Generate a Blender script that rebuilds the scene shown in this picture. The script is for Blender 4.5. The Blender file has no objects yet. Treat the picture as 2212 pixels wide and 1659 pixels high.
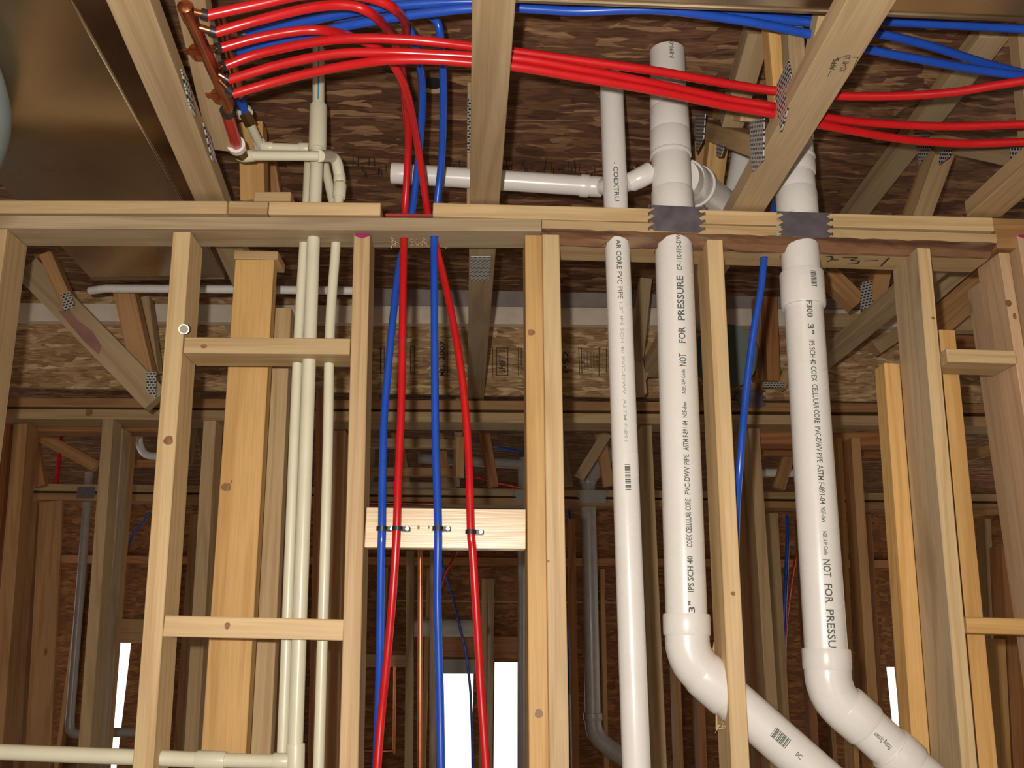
import bpy, bmesh, math, random
from mathutils import Vector, Matrix
random.seed(7)
C = bpy.context.scene.collection
SC = bpy.context.scene

# ------------------------------------------------------------------ camera
F = 1950.0                         # focal length in pixels of the 2212 x 1659 frame
PITCH, YAW, ROLL = math.radians(15.9), math.radians(2.2), math.radians(0.35)
CAM = Vector((0, 0, 1.57))
_f = Vector((math.sin(YAW)*math.cos(PITCH), math.cos(YAW)*math.cos(PITCH), math.sin(PITCH)))
_r0 = Vector((math.cos(YAW), -math.sin(YAW), 0))
_u0 = _r0.cross(_f)
RT = _r0*math.cos(ROLL) + _u0*math.sin(ROLL)
UP = _u0*math.cos(ROLL) - _r0*math.sin(ROLL)
cd = bpy.data.cameras.new('camera'); cam = bpy.data.objects.new('camera', cd); C.objects.link(cam)
cam.matrix_world = Matrix(((RT.x, UP.x, -_f.x, CAM.x), (RT.y, UP.y, -_f.y, CAM.y), (RT.z, UP.z, -_f.z, CAM.z), (0, 0, 0, 1)))
cd.sensor_fit = 'HORIZONTAL'; cd.sensor_width = 36; cd.lens = F/2212*36
cd.clip_start = 0.02; cd.clip_end = 100
SC.camera = cam
# ------------------------------------------------------------------ light: daylight outside, the camera's own flash
w = bpy.data.worlds.new('daylight'); SC.world = w; w.use_nodes = True
w.node_tree.nodes['Background'].inputs[0].default_value = (1.0, 0.92, 0.79, 1)
w.node_tree.nodes['Background'].inputs[1].default_value = 1.9
fl = bpy.data.lights.new('camera_flash', 'POINT'); fl.energy = 118; fl.color = (1.0, 0.955, 0.89); fl.shadow_soft_size = 0.012
flo = bpy.data.objects.new('camera_flash', fl); C.objects.link(flo)
flo.location = CAM + RT*(-0.05) + UP*0.045
SC.view_settings.view_transform = 'Standard'; SC.view_settings.look = 'None'
SC.view_settings.exposure = 0.0; SC.view_settings.gamma = 1.0
try: SC.view_settings.use_curve_mapping = False
except Exception: pass

# ------------------------------------------------------------------ pixel of the photograph -> point on a plane of the house
def ray(px, py): return _f + RT*((px-1106)/F) + UP*((829.5-py)/F)
def PY(px, py, Y): d = ray(px, py); return CAM + d*(Y/d.y)
def PX(px, py, X): d = ray(px, py); return CAM + d*(X/d.x)
def PZ(px, py, h): d = ray(px, py); return CAM + d*(h/d.z)
def mpp(P): return (P-CAM).dot(_f)/F         # metres per pixel at a point
XA, YA, ZA = Vector((1, 0, 0)), Vector((0, 1, 0)), Vector((0, 0, 1))

# ------------------------------------------------------------------ materials
def newmat(n):
    m = bpy.data.materials.new(n); m.use_nodes = True
    return m, m.node_tree, m.node_tree.nodes['Principled BSDF']
def nd(t, typ, **kw):
    n = t.nodes.new(typ)
    for k, v in kw.items(): setattr(n, k, v)
    return n
def ramp(t, stops):
    r = t.nodes.new('ShaderNodeValToRGB'); e = r.color_ramp.elements
    while len(e) < len(stops): e.new(0.5)
    for i, (p, c) in enumerate(stops):
        e[i].position = p; e[i].color = (*c, 1) if len(c) == 3 else c
    return r
def randvec(t):
    tc = nd(t, 'ShaderNodeTexCoord'); oi = nd(t, 'ShaderNodeObjectInfo')
    mul = nd(t, 'ShaderNodeMath', operation='MULTIPLY'); mul.inputs[1].default_value = 53.0
    t.links.new(oi.outputs['Random'], mul.inputs[0])
    ad = nd(t, 'ShaderNodeVectorMath', operation='ADD')
    t.links.new(tc.outputs['Object'], ad.inputs[0]); t.links.new(mul.outputs[0], ad.inputs[1])
    return ad.outputs[0], oi.outputs['Random']
def scaled(t, vec, s):
    v = nd(t, 'ShaderNodeVectorMath', operation='MULTIPLY'); v.inputs[1].default_value = s
    t.links.new(vec, v.inputs[0]); return v.outputs[0]
def mixc(t, a, b, fac, mode='MIX'):
    m = nd(t, 'ShaderNodeMix', data_type='RGBA', blend_type=mode)
    if isinstance(fac, float): m.inputs[0].default_value = fac
    else: t.links.new(fac, m.inputs[0])
    for i, x in ((6, a), (7, b)):
        if isinstance(x, tuple): m.inputs[i].default_value = (*x, 1)
        else: t.links.new(x, m.inputs[i])
    return m.outputs[2]
def wood(name, base, late, knot=(0.16, 0.07, 0.03), knots=0.55, rough=0.55, stain=None, spec=0.35):
    m, t, b = newmat(name); L = t.links
    vec, rnd = randvec(t)
    n1 = nd(t, 'ShaderNodeTexNoise'); L.new(scaled(t, vec, (11, 11, 0.55)), n1.inputs['Vector'])
    n1.inputs['Scale'].default_value = 1.0; n1.inputs['Detail'].default_value = 2.0; n1.inputs['Distortion'].default_value = 0.35
    sn = nd(t, 'ShaderNodeMath', operation='MULTIPLY'); sn.inputs[1].default_value = 46.0; L.new(n1.outputs[0], sn.inputs[0])
    s2 = nd(t, 'ShaderNodeMath', operation='SINE'); L.new(sn.outputs[0], s2.inputs[0])
    r1 = ramp(t, [(0.0, base), (0.55, base), (1.0, late)])
    mr = nd(t, 'ShaderNodeMapRange'); mr.inputs[1].default_value = -1; L.new(s2.outputs[0], mr.inputs[0]); L.new(mr.outputs[0], r1.inputs[0])
    n2 = nd(t, 'ShaderNodeTexNoise'); L.new(scaled(t, vec, (260, 260, 7)), n2.inputs['Vector']); n2.inputs['Scale'].default_value = 1.0
    n2.inputs['Detail'].default_value = 2.0
    r2 = ramp(t, [(0.3, (0.86, 0.85, 0.82)), (0.65, (1.05, 1.04, 1.03))]); L.new(n2.outputs[0], r2.inputs[0])
    c = mixc(t, r1.outputs[0], r2.outputs[0], 0.8, 'MULTIPLY')
    n3 = nd(t, 'ShaderNodeTexNoise'); L.new(scaled(t, vec, (5, 5, 1.7)), n3.inputs['Vector']); n3.inputs['Scale'].default_value = 1.0; n3.inputs['Detail'].default_value = 3
    r3 = ramp(t, [(0.3, (0.80, 0.78, 0.76)), (0.7, (1.12, 1.1, 1.08))]); L.new(n3.outputs[0], r3.inputs[0])
    c = mixc(t, c, r3.outputs[0], 0.75, 'MULTIPLY')
    if stain:
        n4 = nd(t, 'ShaderNodeTexNoise'); L.new(scaled(t, vec, (9, 9, 3.5)), n4.inputs['Vector']); n4.inputs['Scale'].default_value = 1.0
        r4 = ramp(t, [(0.55, (0, 0, 0)), (0.68, (1, 1, 1))]); L.new(n4.outputs[0], r4.inputs[0])
        c = mixc(t, c, stain, r4.outputs[0])
    if knots > 0:
        v = nd(t, 'ShaderNodeTexVoronoi'); L.new(scaled(t, vec, (8, 8, 3.2)), v.inputs['Vector']); v.inputs['Scale'].default_value = 1.0
        rk = ramp(t, [(0.05, (1, 1, 1)), (0.11, (0, 0, 0))]); L.new(v.outputs['Distance'], rk.inputs[0])
        sx = nd(t, 'ShaderNodeSeparateColor'); L.new(v.outputs['Color'], sx.inputs[0])
        gt = nd(t, 'ShaderNodeMath', operation='GREATER_THAN'); gt.inputs[1].default_value = 1-knots; L.new(sx.outputs[0], gt.inputs[0])
        mu = nd(t, 'ShaderNodeMath', operation='MULTIPLY'); L.new(rk.outputs[0], mu.inputs[0]); L.new(gt.outputs[0], mu.inputs[1])
        c = mixc(t, c, knot, mu.outputs[0])
    hs = nd(t, 'ShaderNodeHueSaturation'); L.new(c, hs.inputs['Color'])
    mv = nd(t, 'ShaderNodeMapRange'); mv.inputs[3].default_value = 0.86; mv.inputs[4].default_value = 1.1; L.new(rnd, mv.inputs[0]); L.new(mv.outputs[0], hs.inputs['Value'])
    L.new(hs.outputs[0], b.inputs['Base Color'])
    bp = nd(t, 'ShaderNodeBump'); bp.inputs['Strength'].default_value = 0.12; bp.inputs['Distance'].default_value = 0.002
    L.new(n2.outputs[0], bp.inputs['Height']); L.new(bp.outputs[0], b.inputs['Normal'])
    b.inputs['Roughness'].default_value = rough; b.inputs['Specular IOR Level'].default_value = spec
    return m
W = {
 'glare': wood('wood_glossy_glare', (0.74, 0.56, 0.34), (0.66, 0.47, 0.26), knots=0.2, rough=0.3, spec=0.8),  # colour lightened to paint in the flash glare on one block
 'tan':   wood('wood_tan_spruce', (0.49, 0.34, 0.175), (0.43, 0.275, 0.13), knots=0.3),
 'light': wood('wood_pale_spruce', (0.60, 0.43, 0.225), (0.53, 0.355, 0.17), knots=0.2),
 'gold':  wood('wood_golden_fir', (0.62, 0.375, 0.14), (0.54, 0.30, 0.10), knots=0.2),
 'grey':  wood('wood_greyed_spruce', (0.46, 0.35, 0.215), (0.40, 0.29, 0.165), knots=0.3, stain=(0.31, 0.205, 0.115)),
 'pink':  wood('wood_pinkish_fir', (0.52, 0.345, 0.205), (0.46, 0.285, 0.155), knots=0.3),
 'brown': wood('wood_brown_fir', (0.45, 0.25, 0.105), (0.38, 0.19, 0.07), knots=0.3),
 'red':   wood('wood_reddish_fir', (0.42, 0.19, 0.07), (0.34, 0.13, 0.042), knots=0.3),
 'truss': wood('wood_truss_chord', (0.43, 0.31, 0.175), (0.37, 0.25, 0.135), knots=0.25),
}
def osb(name, c1, c2, c3, sc=1.0):
    m, t, b = newmat(name); L = t.links
    vec, rnd = randvec(t)
    nz = nd(t, 'ShaderNodeTexNoise'); L.new(vec, nz.inputs['Vector']); nz.inputs['Scale'].default_value = 9
    dis = nd(t, 'ShaderNodeVectorMath', operation='MULTIPLY_ADD'); dis.inputs[1].default_value = (0.035, 0.035, 0.035)
    L.new(nz.outputs['Color'], dis.inputs[0]); L.new(vec, dis.inputs[2])
    outs = []
    for k, (s, rot) in enumerate((((11, 52, 52), 0.12), ((15, 40, 40), -0.75), ((12, 56, 56), 0.5))):
        mp = nd(t, 'ShaderNodeMapping'); mp.inputs['Rotation'].default_value = (rot*0.5, rot*0.6, rot); mp.inputs['Scale'].default_value = tuple(x*sc for x in s)
        L.new(dis.outputs[0], mp.inputs['Vector'])
        v = nd(t, 'ShaderNodeTexVoronoi'); L.new(mp.outputs[0], v.inputs['Vector']); v.inputs['Scale'].default_value = 1.0
        sx = nd(t, 'ShaderNodeSeparateColor'); L.new(v.outputs['Color'], sx.inputs[0]); outs.append((v, sx))
    r = ramp(t, [(0.0, c1), (0.45, c2), (1.0, c3)]); L.new(outs[0][1].outputs[0], r.inputs[0])
    rb = ramp(t, [(0.0, c2), (0.5, c1), (1.0, c2)]); L.new(outs[1][1].outputs[1], rb.inputs[0])
    gt = nd(t, 'ShaderNodeMath', operation='GREATER_THAN'); gt.inputs[1].default_value = 0.5; L.new(outs[2][1].outputs[2], gt.inputs[0])
    c = mixc(t, r.outputs[0], rb.outputs[0], gt.outputs[0])
    fn = nd(t, 'ShaderNodeTexNoise'); L.new(scaled(t, vec, (20, 160, 160)), fn.inputs['Vector']); fn.inputs['Scale'].default_value = 1.0
    rf = ramp(t, [(0.32, (0.5, 0.46, 0.42)), (0.6, (1.12, 1.12, 1.12))]); L.new(fn.outputs[0], rf.inputs[0])
    c = mixc(t, c, rf.outputs[0], 0.7, 'MULTIPLY')
    L.new(c, b.inputs['Base Color']); b.inputs['Roughness'].default_value = 0.75; b.inputs['Specular IOR Level'].default_value = 0.2
    bp = nd(t, 'ShaderNodeBump'); bp.inputs['Strength'].default_value = 0.35; bp.inputs['Distance'].default_value = 0.004
    L.new(outs[0][1].outputs[0], bp.inputs['Height']); L.new(bp.outputs[0], b.inputs['Normal'])
    return m
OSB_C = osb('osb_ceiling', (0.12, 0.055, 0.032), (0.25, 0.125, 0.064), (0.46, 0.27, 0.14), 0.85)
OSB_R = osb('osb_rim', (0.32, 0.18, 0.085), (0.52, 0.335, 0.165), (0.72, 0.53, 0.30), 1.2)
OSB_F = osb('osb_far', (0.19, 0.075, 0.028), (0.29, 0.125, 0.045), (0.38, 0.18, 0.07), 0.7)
def plain(name, col, rough=0.4, metal=0.0, spec=0.5, noise=0.0, coat=0.0, nscale=18):
    m, t, b = newmat(name); L = t.links
    b.inputs['Base Color'].default_value = (*col, 1); b.inputs['Roughness'].default_value = rough
    b.inputs['Metallic'].default_value = metal; b.inputs['Specular IOR Level'].default_value = spec; b.inputs['Coat Weight'].default_value = coat
    b.inputs['Coat Roughness'].default_value = 0.12
    if noise:
        vec, rnd = randvec(t)
        n = nd(t, 'ShaderNodeTexNoise'); L.new(vec, n.inputs['Vector']); n.inputs['Scale'].default_value = nscale; n.inputs['Detail'].default_value = 5
        r = ramp(t, [(0.3, tuple(x*(1-noise) for x in col)), (0.7, tuple(min(1, x*(1+noise*0.4)) for x in col))]); L.new(n.outputs[0], r.inputs[0]); L.new(r.outputs[0], b.inputs['Base Color'])
        r2 = ramp(t, [(0.3, (rough*0.85,)*3), (0.7, (min(1, rough*1.2),)*3)]); L.new(n.outputs[0], r2.inputs[0]); L.new(r2.outputs[0], b.inputs['Roughness'])
    return m
M = {
 'pvc': plain('white_pvc', (0.76, 0.715, 0.655), 0.27, spec=0.5, noise=0.02),
 'pvcg': plain('grey_pvc', (0.36, 0.32, 0.285), 0.32, noise=0.12),
 'cpvc': plain('cream_cpvc', (0.68, 0.63, 0.46), 0.33, noise=0.04),
 'red': plain('red_pex', (0.53, 0.010, 0.012), 0.27, spec=0.55, noise=0.08),
 'blue': plain('blue_pex', (0.014, 0.075, 0.44), 0.27, spec=0.55, noise=0.08),
 'copper': plain('copper', (0.55, 0.20, 0.10), 0.3, metal=1.0, noise=0.25),
 'brass': plain('brass', (0.42, 0.30, 0.10), 0.3, metal=1.0, noise=0.2),
 'black': plain('black_plastic', (0.02, 0.02, 0.02), 0.35),
 'ink': plain('dark_ink', (0.085, 0.10, 0.085), 0.6),
 'inkf': plain('faded_ink', (0.36, 0.38, 0.34), 0.6),
 'inkb': plain('brown_stamp_ink', (0.035, 0.025, 0.018), 0.7),
 'cyan': plain('cyan_stripe', (0.06, 0.30, 0.42), 0.4),
 'duct': plain('duct_metal', (0.66, 0.55, 0.40), 0.27, metal=1.0, noise=0.25, nscale=3),
 'strap': plain('strap_steel', (0.20, 0.175, 0.19), 0.45, metal=0.55, noise=0.2, nscale=40),
 'steel': plain('bright_steel', (0.6, 0.6, 0.6), 0.3, metal=1.0),
 'bluish': plain('pale_bluish', (0.26, 0.31, 0.31), 0.4, noise=0.1),
 'bark': wood('wood_bark_edge', (0.20, 0.095, 0.045), (0.11, 0.05, 0.028), knots=0.7, rough=0.8, stain=(0.30, 0.19, 0.10)),
 'band': plain('grey_band', (0.30, 0.25, 0.225), 0.6, noise=0.15),
 'chalk': plain('red_chalk', (0.42, 0.05, 0.04), 0.8, noise=0.3),
 'stain': plain('faded_pink_stain', (0.27, 0.125, 0.095), 0.8, noise=0.35),
 'pale_board': plain('pale_ledger_wood', (0.80, 0.68, 0.53), 0.5, noise=0.12),
 'magenta': plain('magenta_paint', (0.36, 0.02, 0.12), 0.7, noise=0.3),
 'knot': plain('knot_wood', (0.27, 0.12, 0.045), 0.5, noise=0.4, nscale=90),
 'raw': plain('raw_cut_wood', (0.60, 0.44, 0.26), 0.75),
 'frame': plain('grey_opening_trim', (0.33, 0.31, 0.27), 0.6, noise=0.1),
}
def gang(name, col):
    m, t, b = newmat(name); L = t.links
    tc = nd(t, 'ShaderNodeTexCoord'); br = nd(t, 'ShaderNodeTexBrick'); L.new(tc.outputs['Object'], br.inputs['Vector'])
    mp = nd(t, 'ShaderNodeMapping'); mp.inputs['Rotation'].default_value = (math.radians(90), 0, 0); L.new(tc.outputs['Object'], mp.inputs[0]); L.new(mp.outputs[0], br.inputs['Vector'])
    br.inputs['Scale'].default_value = 1.0; br.inputs['Brick Width'].default_value = 0.011; br.inputs['Row Height'].default_value = 0.0085
    br.inputs['Mortar Size'].default_value = 0.0021; br.inputs['Color1'].default_value = (0.02, 0.02, 0.02, 1); br.inputs['Color2'].default_value = (0.05, 0.05, 0.045, 1)
    br.inputs['Mortar'].default_value = (*col, 1)
    L.new(br.outputs['Color'], b.inputs['Base Color']); b.inputs['Metallic'].default_value = 0.3; b.inputs['Roughness'].default_value = 0.4
    bp = nd(t, 'ShaderNodeBump'); bp.inputs['Strength'].default_value = 0.8; bp.inputs['Distance'].default_value = 0.002; L.new(br.outputs['Fac'], bp.inputs['Height']); L.new(bp.outputs[0], b.inputs['Normal'])
    return m
M['gang'] = gang('truss_plate_steel', (0.50, 0.48, 0.45))

# ------------------------------------------------------------------ builders
def setp(o, label=None, cat=None, group=None, kind=None):
    if label: o['label'] = label
    if cat: o['category'] = cat
    if group: o['group'] = group
    if kind: o['kind'] = kind
    return o
def link(name, bm, mat, mw=None, parent=None, smooth=False):
    me = bpy.data.meshes.new(name); bm.normal_update(); bm.to_mesh(me); bm.free()
    for m in (mat if isinstance(mat, (list, tuple)) else [mat]): me.materials.append(m)
    if smooth:
        for p in me.polygons: p.use_smooth = True
    o = bpy.data.objects.new(name, me); C.objects.link(o)
    mw = mw or Matrix.Identity(4)
    o.matrix_world = mw
    if parent is not None: adopt(o, parent, mw)
    return o
WM = {}
def adopt(o, parent, mw):
    pw = WM.get(parent.name, parent.matrix_basis)
    o.parent = parent; o.matrix_parent_inverse = Matrix.Identity(4); o.matrix_basis = pw.inverted() @ mw
    WM[o.name] = mw.copy()
def thing(name, label, cat, loc, group=None):
    o = bpy.data.objects.new(name, None); C.objects.link(o); o.location = loc; o.empty_display_size = 0.05
    o.matrix_basis = Matrix.Translation(loc); WM[o.name] = Matrix.Translation(loc)
    return setp(o, label, cat, group)
def frame(P1, P2, nrm):
    z = (P2-P1).normalized(); y = (nrm - z*nrm.dot(z)).normalized(); x = y.cross(z)
    m = Matrix((x, y, z)).transposed().to_4x4(); m.translation = P1; return m, (P2-P1).length
def boxbm(x0, x1, y0, y1, z0, z1, bev=0.0015):
    bm = bmesh.new()
    v = [bm.verts.new(p) for p in ((x0,y0,z0),(x1,y0,z0),(x1,y1,z0),(x0,y1,z0),(x0,y0,z1),(x1,y0,z1),(x1,y1,z1),(x0,y1,z1))]
    for q in ((3,2,1,0),(4,5,6,7),(0,1,5,4),(1,2,6,5),(2,3,7,6),(3,0,4,7)): bm.faces.new([v[i] for i in q])
    if bev: bmesh.ops.bevel(bm, geom=bm.edges[:], offset=bev, segments=1, affect='EDGES', profile=0.5)
    return bm
def bar(name, P1, P2, wd, dp, nrm, mat, parent=None, label=None, cat=None, group=None, bev=0.0015):
    """straight board: its near face is centred on P1-P2, wd wide, and it goes dp deep along nrm"""
    mw, L = frame(P1, P2, nrm)
    o = link(name, boxbm(-wd/2, wd/2, 0, dp, 0, L, min(bev, dp*0.2)), mat, mw, parent)
    o['bx'] = 0
    del o['bx']
    WM[o.name] = mw.copy()
    return setp(o, label, cat, group)
def wpx(P, px): return mpp(P)*px
def stud(label, l1, l2, Y, mat='tan', d=0.089, group=None, floor=True, name='wood_stud', cat='stud', parent=None, w=None):
    """upright board; l = (left x, right x, y) of its near face at two heights of the photograph"""
    a, b = PY((l1[0]+l1[1])/2, l1[2], Y), PY((l2[0]+l2[1])/2, l2[2], Y)
    ww = w or 0.5*(wpx(a, l1[1]-l1[0]) + wpx(b, l2[1]-l2[0]))
    if floor: b = a + (b-a)*(a.z/(a.z-b.z))
    o = bar(name, b, a, ww, d, YA, W[mat] if isinstance(mat, str) else mat, parent, label, cat if parent is None else None, group)
    return o
def flat(label, p1, p2, hpx, Y, mat='tan', d=0.089, group=None, name='plate_board', cat='board', parent=None, w=None):
    """level board; p1, p2 = middle of its near face at both ends, hpx its height in pixels"""
    a, b = PY(*p1, Y), PY(*p2, Y)
    ww = w or 0.5*(wpx(a, hpx)+wpx(b, hpx))
    return bar(name, a, b, ww, d, YA, W[mat] if isinstance(mat, str) else mat, parent, label, cat if parent is None else None, group)
def catmull(P, n=8):
    if len(P) < 3: return P[:]
    out = []
    Q = [P[0]*2-P[1]] + P + [P[-1]*2-P[-2]]
    for i in range(1, len(Q)-2):
        a, b, c, d = Q[i-1:i+3]
        for k in range(n):
            t = k/n
            out.append(0.5*((2*b) + (c-a)*t + (2*a-5*b+4*c-d)*t*t + (3*b-a-3*c+d)*t**3))
    out.append(P[-1]); return out
def tubebm(P, R, seg=16, bm=None, cap=True):
    """tube along points P; R one radius or one per point"""
    bm = bm or bmesh.new()
    if not isinstance(R, (list, tuple)): R = [R]*len(P)
    tg = [(P[min(i+1, len(P)-1)] - P[max(i-1, 0)]).normalized() for i in range(len(P))]
    for i in range(len(tg)):
        if tg[i].length < 0.5: tg[i] = tg[i-1]
    x = tg[0].orthogonal().normalized(); rings = []
    for i, p in enumerate(P):
        x = (x - tg[i]*x.dot(tg[i])).normalized(); y = tg[i].cross(x)
        rings.append([bm.verts.new(p + (x*math.cos(2*math.pi*k/seg) + y*math.sin(2*math.pi*k/seg))*R[i]) for k in range(seg)])
    for a, b in zip(rings, rings[1:]):
        for k in range(seg): bm.faces.new((a[k], a[(k+1) % seg], b[(k+1) % seg], b[k]))
    if cap:
        bm.faces.new(rings[0][::-1]); bm.faces.new(rings[-1])
    return bm
def sharpen(o, ang=40):
    me = o.data
    bm = bmesh.new(); bm.from_mesh(me)
    for e in bm.edges:
        e.smooth = not (len(e.link_faces) == 2 and e.calc_face_angle(0) > math.radians(ang))
    bm.to_mesh(me); bm.free(); return o
def tube(name, P, r, mat, parent=None, label=None, cat=None, group=None, seg=16, n=8, smoothpath=True):
    Q = catmull(P, n) if smoothpath and len(P) > 2 else P
    if isinstance(r, (list, tuple)) and len(r) != len(Q):
        m = len(r)-1; r = [r[min(int(i*m/(len(Q)-1)), m-1)] + (r[min(int(i*m/(len(Q)-1)), m-1)+1]-r[min(int(i*m/(len(Q)-1)), m-1)])*(i*m/(len(Q)-1)-min(int(i*m/(len(Q)-1)), m-1)) for i in range(len(Q))]
    o0 = Q[0].copy()
    mw = Matrix.Translation(o0)
    o = link(name, tubebm([q-o0 for q in Q], r, seg), mat, mw, parent, True)
    sharpen(o); WM[o.name] = mw; PATH[o.name] = (Q, r)
    return setp(o, label, cat, group)
def bore(o, cuts):
    """real holes through a board: cuts = [(P1, P2, radius)]"""
    for P1, P2, r in cuts:
        c = link('bore', tubebm([P1, P2], r, 24), M['black'])
        md = o.modifiers.new('b', 'BOOLEAN'); md.object = c; md.operation = 'DIFFERENCE'; md.solver = 'EXACT'
        bpy.context.view_layer.update()
        dg = bpy.context.evaluated_depsgraph_get()
        me = bpy.data.meshes.new_from_object(o.evaluated_get(dg), depsgraph=dg)
        o.modifiers.clear(); old = o.data; nm = old.name
        o.data = me; bpy.data.meshes.remove(old); me.name = nm
        cm = c.data; bpy.data.objects.remove(c); bpy.data.meshes.remove(cm)
def bore_along(o, t, zlo, zhi, extra=0.0018):
    """hole through board o that follows tube t between two heights"""
    Q, r = PATH[t.name]
    sel = [q for q in Q if zlo <= q.z <= zhi]
    c = link('bore', tubebm(sel, r+extra, 16), M['black'])
    md = o.modifiers.new('b', 'BOOLEAN'); md.object = c; md.operation = 'DIFFERENCE'; md.solver = 'EXACT'
    bpy.context.view_layer.update(); dg = bpy.context.evaluated_depsgraph_get()
    me = bpy.data.meshes.new_from_object(o.evaluated_get(dg), depsgraph=dg)
    o.modifiers.clear(); old = o.data; nm = old.name; o.data = me; bpy.data.meshes.remove(old); me.name = nm
    cm = c.data; bpy.data.objects.remove(c); bpy.data.meshes.remove(cm)
PATH = {}
def vstud(label, xl, xr, y, Y, **k):
    """truly plumb upright from its edges at one height"""
    a = PY((xl+xr)/2, y, Y); d = k.pop('d', 0.089); mat = k.pop('mat', 'tan')
    return bar(k.pop('name', 'wood_stud'), Vector((a.x, Y, 0)), a, wpx(a, xr-xl), d, YA, W[mat], None, label, k.pop('cat', 'stud'), k.pop('group', None))
def lettering(parent, text, A, B, r, t0, t1, phi, up, size, mat='ink', name='printed_lettering'):
    """text printed along a pipe A-B of radius r, from t0 to t1 metres along it; phi turns it about the pipe away from the camera side"""
    cu = bpy.data.curves.new('t', 'FONT'); cu.body = text; cu.size = 1.0; cu.resolution_u = 2; cu.offset = 0.014
    to = bpy.data.objects.new('t', cu); C.objects.link(to); bpy.context.view_layer.update()
    dg = bpy.context.evaluated_depsgraph_get(); me = bpy.data.meshes.new_from_object(to.evaluated_get(dg), depsgraph=dg)
    bpy.data.objects.remove(to); bpy.data.curves.remove(cu)
    bm = bmesh.new(); bm.from_mesh(me); bpy.data.meshes.remove(me)
    xs = [v.co.x for v in bm.verts]; x0, x1 = min(xs), max(xs)
    ax = (B-A).normalized(); mid = A + ax*((t0+t1)/2)
    fc = (CAM-mid); fc = (fc - ax*fc.dot(ax)).normalized(); sd = ax.cross(fc)     # sd: to the side
    for yy in [k*0.12 for k in range(-2, 9)]:
        bmesh.ops.bisect_plane(bm, geom=bm.verts[:]+bm.edges[:]+bm.faces[:], plane_co=(0, yy, 0), plane_no=(0, 1, 0))
    for v in bm.verts:
        s = (v.co.x-x0)/(x1-x0); al = t0 + (t1-t0)*s
        yv = (v.co.y-0.35)*size
        # reading up the pipe the letters' tops face one side, reading down the other
        ang = phi + (yv/r)*(1 if up else -1)
        v.co = A + ax*al + (fc*math.cos(ang) + sd*math.sin(ang))*(r+0.0005)
    mid = bm.verts[:][0].co.copy() if bm.verts else A
    for v in bm.verts: v.co -= A
    for f in bm.faces: f.normal_update()
    return link(name, bm, M[mat], Matrix.Translation(A), parent)
def barcode(parent, A, B, r, t0, t1, phi, size, mat='ink', n=13):
    ax = (B-A).normalized(); mid = A + ax*((t0+t1)/2)
    fc = (CAM-mid); fc = (fc - ax*fc.dot(ax)).normalized(); sd = ax.cross(fc)
    bm = bmesh.new(); rnd = random.Random(3); t = t0; st = (t1-t0)/n
    for k in range(n):
        wv = st*rnd.choice((0.35, 0.5, 0.75)); row = []
        for q in range(7):
            ang = phi + (q/6-0.5)*size/r; d = (fc*math.cos(ang)+sd*math.sin(ang))*(r+0.0005)
            row.append((bm.verts.new(ax*t+d), bm.verts.new(ax*(t+wv)+d)))
        for a, b in zip(row, row[1:]): bm.faces.new((a[0], a[1], b[1], b[0]))
        t += st
    return link('printed_barcode', bm, M[mat], Matrix.Translation(A), parent)
def along(A, B, px, py):
    """how far along A-B (metres) the pixel's nearest point is"""
    d = ray(px, py).normalized(); u = (B-A).normalized(); w0 = A-CAM
    b = u.dot(d); return (b*d.dot(w0)-u.dot(w0))/(1-b*b)
def knot(o, px, py, Y, rx, ry):
    P = PY(px, py, Y-0.0004); bm = bmesh.new()
    vs = [bm.verts.new((math.cos(a)*wpx(P, rx)*(1+0.12*math.sin(3*a+rx)), 0, math.sin(a)*wpx(P, ry)*(1+0.1*math.cos(2*a)))) for a in [2*math.pi*k/18 for k in range(18)]]
    bm.faces.new(vs[::-1])
    return link('knot', bm, M['knot'], Matrix.Translation(P), o)
def decal(parent, text, P, ex, ez, mat, wid, hgt, name='stamped_lettering'):
    """flat writing on a board: ex reading direction, ez letter-up direction, P its centre"""
    cu = bpy.data.curves.new('t', 'FONT'); cu.body = text; cu.size = 1.0; cu.resolution_u = 2; cu.offset = 0.014
    to = bpy.data.objects.new('t', cu); C.objects.link(to); bpy.context.view_layer.update()
    dg = bpy.context.evaluated_depsgraph_get(); me = bpy.data.meshes.new_from_object(to.evaluated_get(dg), depsgraph=dg)
    bpy.data.objects.remove(to); bpy.data.curves.remove(cu)
    bm = bmesh.new(); bm.from_mesh(me); bpy.data.meshes.remove(me)
    xs = [v.co.x for v in bm.verts]; ys = [v.co.y for v in bm.verts]; x0, x1, y0, y1 = min(xs), max(xs), min(ys), max(ys)
    for v in bm.verts: v.co = ex*((v.co.x-x0)/(x1-x0)-0.5)*wid + ez*((v.co.y-y0)/(y1-y0)-0.5)*hgt
    return link(name, bm, M[mat], Matrix.Translation(P), parent)
def strokes(parent, lines, Pf, wd, mat, nrm, name='handwriting'):
    """thin ink strokes on a face; lines of pixels, Pf maps a pixel onto the face, nrm out of the face"""
    bm = bmesh.new(); O = Pf(*lines[0][0])
    for ln in lines:
        pts = [Pf(*p)-O for p in ln]
        for a, b in zip(pts, pts[1:]):
            s = (b-a).normalized().cross(nrm)*wd/2; e = (b-a).normalized()*wd/3
            bm.faces.new([bm.verts.new(q+nrm*0.0006) for q in (a-s-e, b-s+e, b+s+e, a+s-e)])
    return link(name, bm, M[mat], Matrix.Translation(O), parent)
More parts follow.
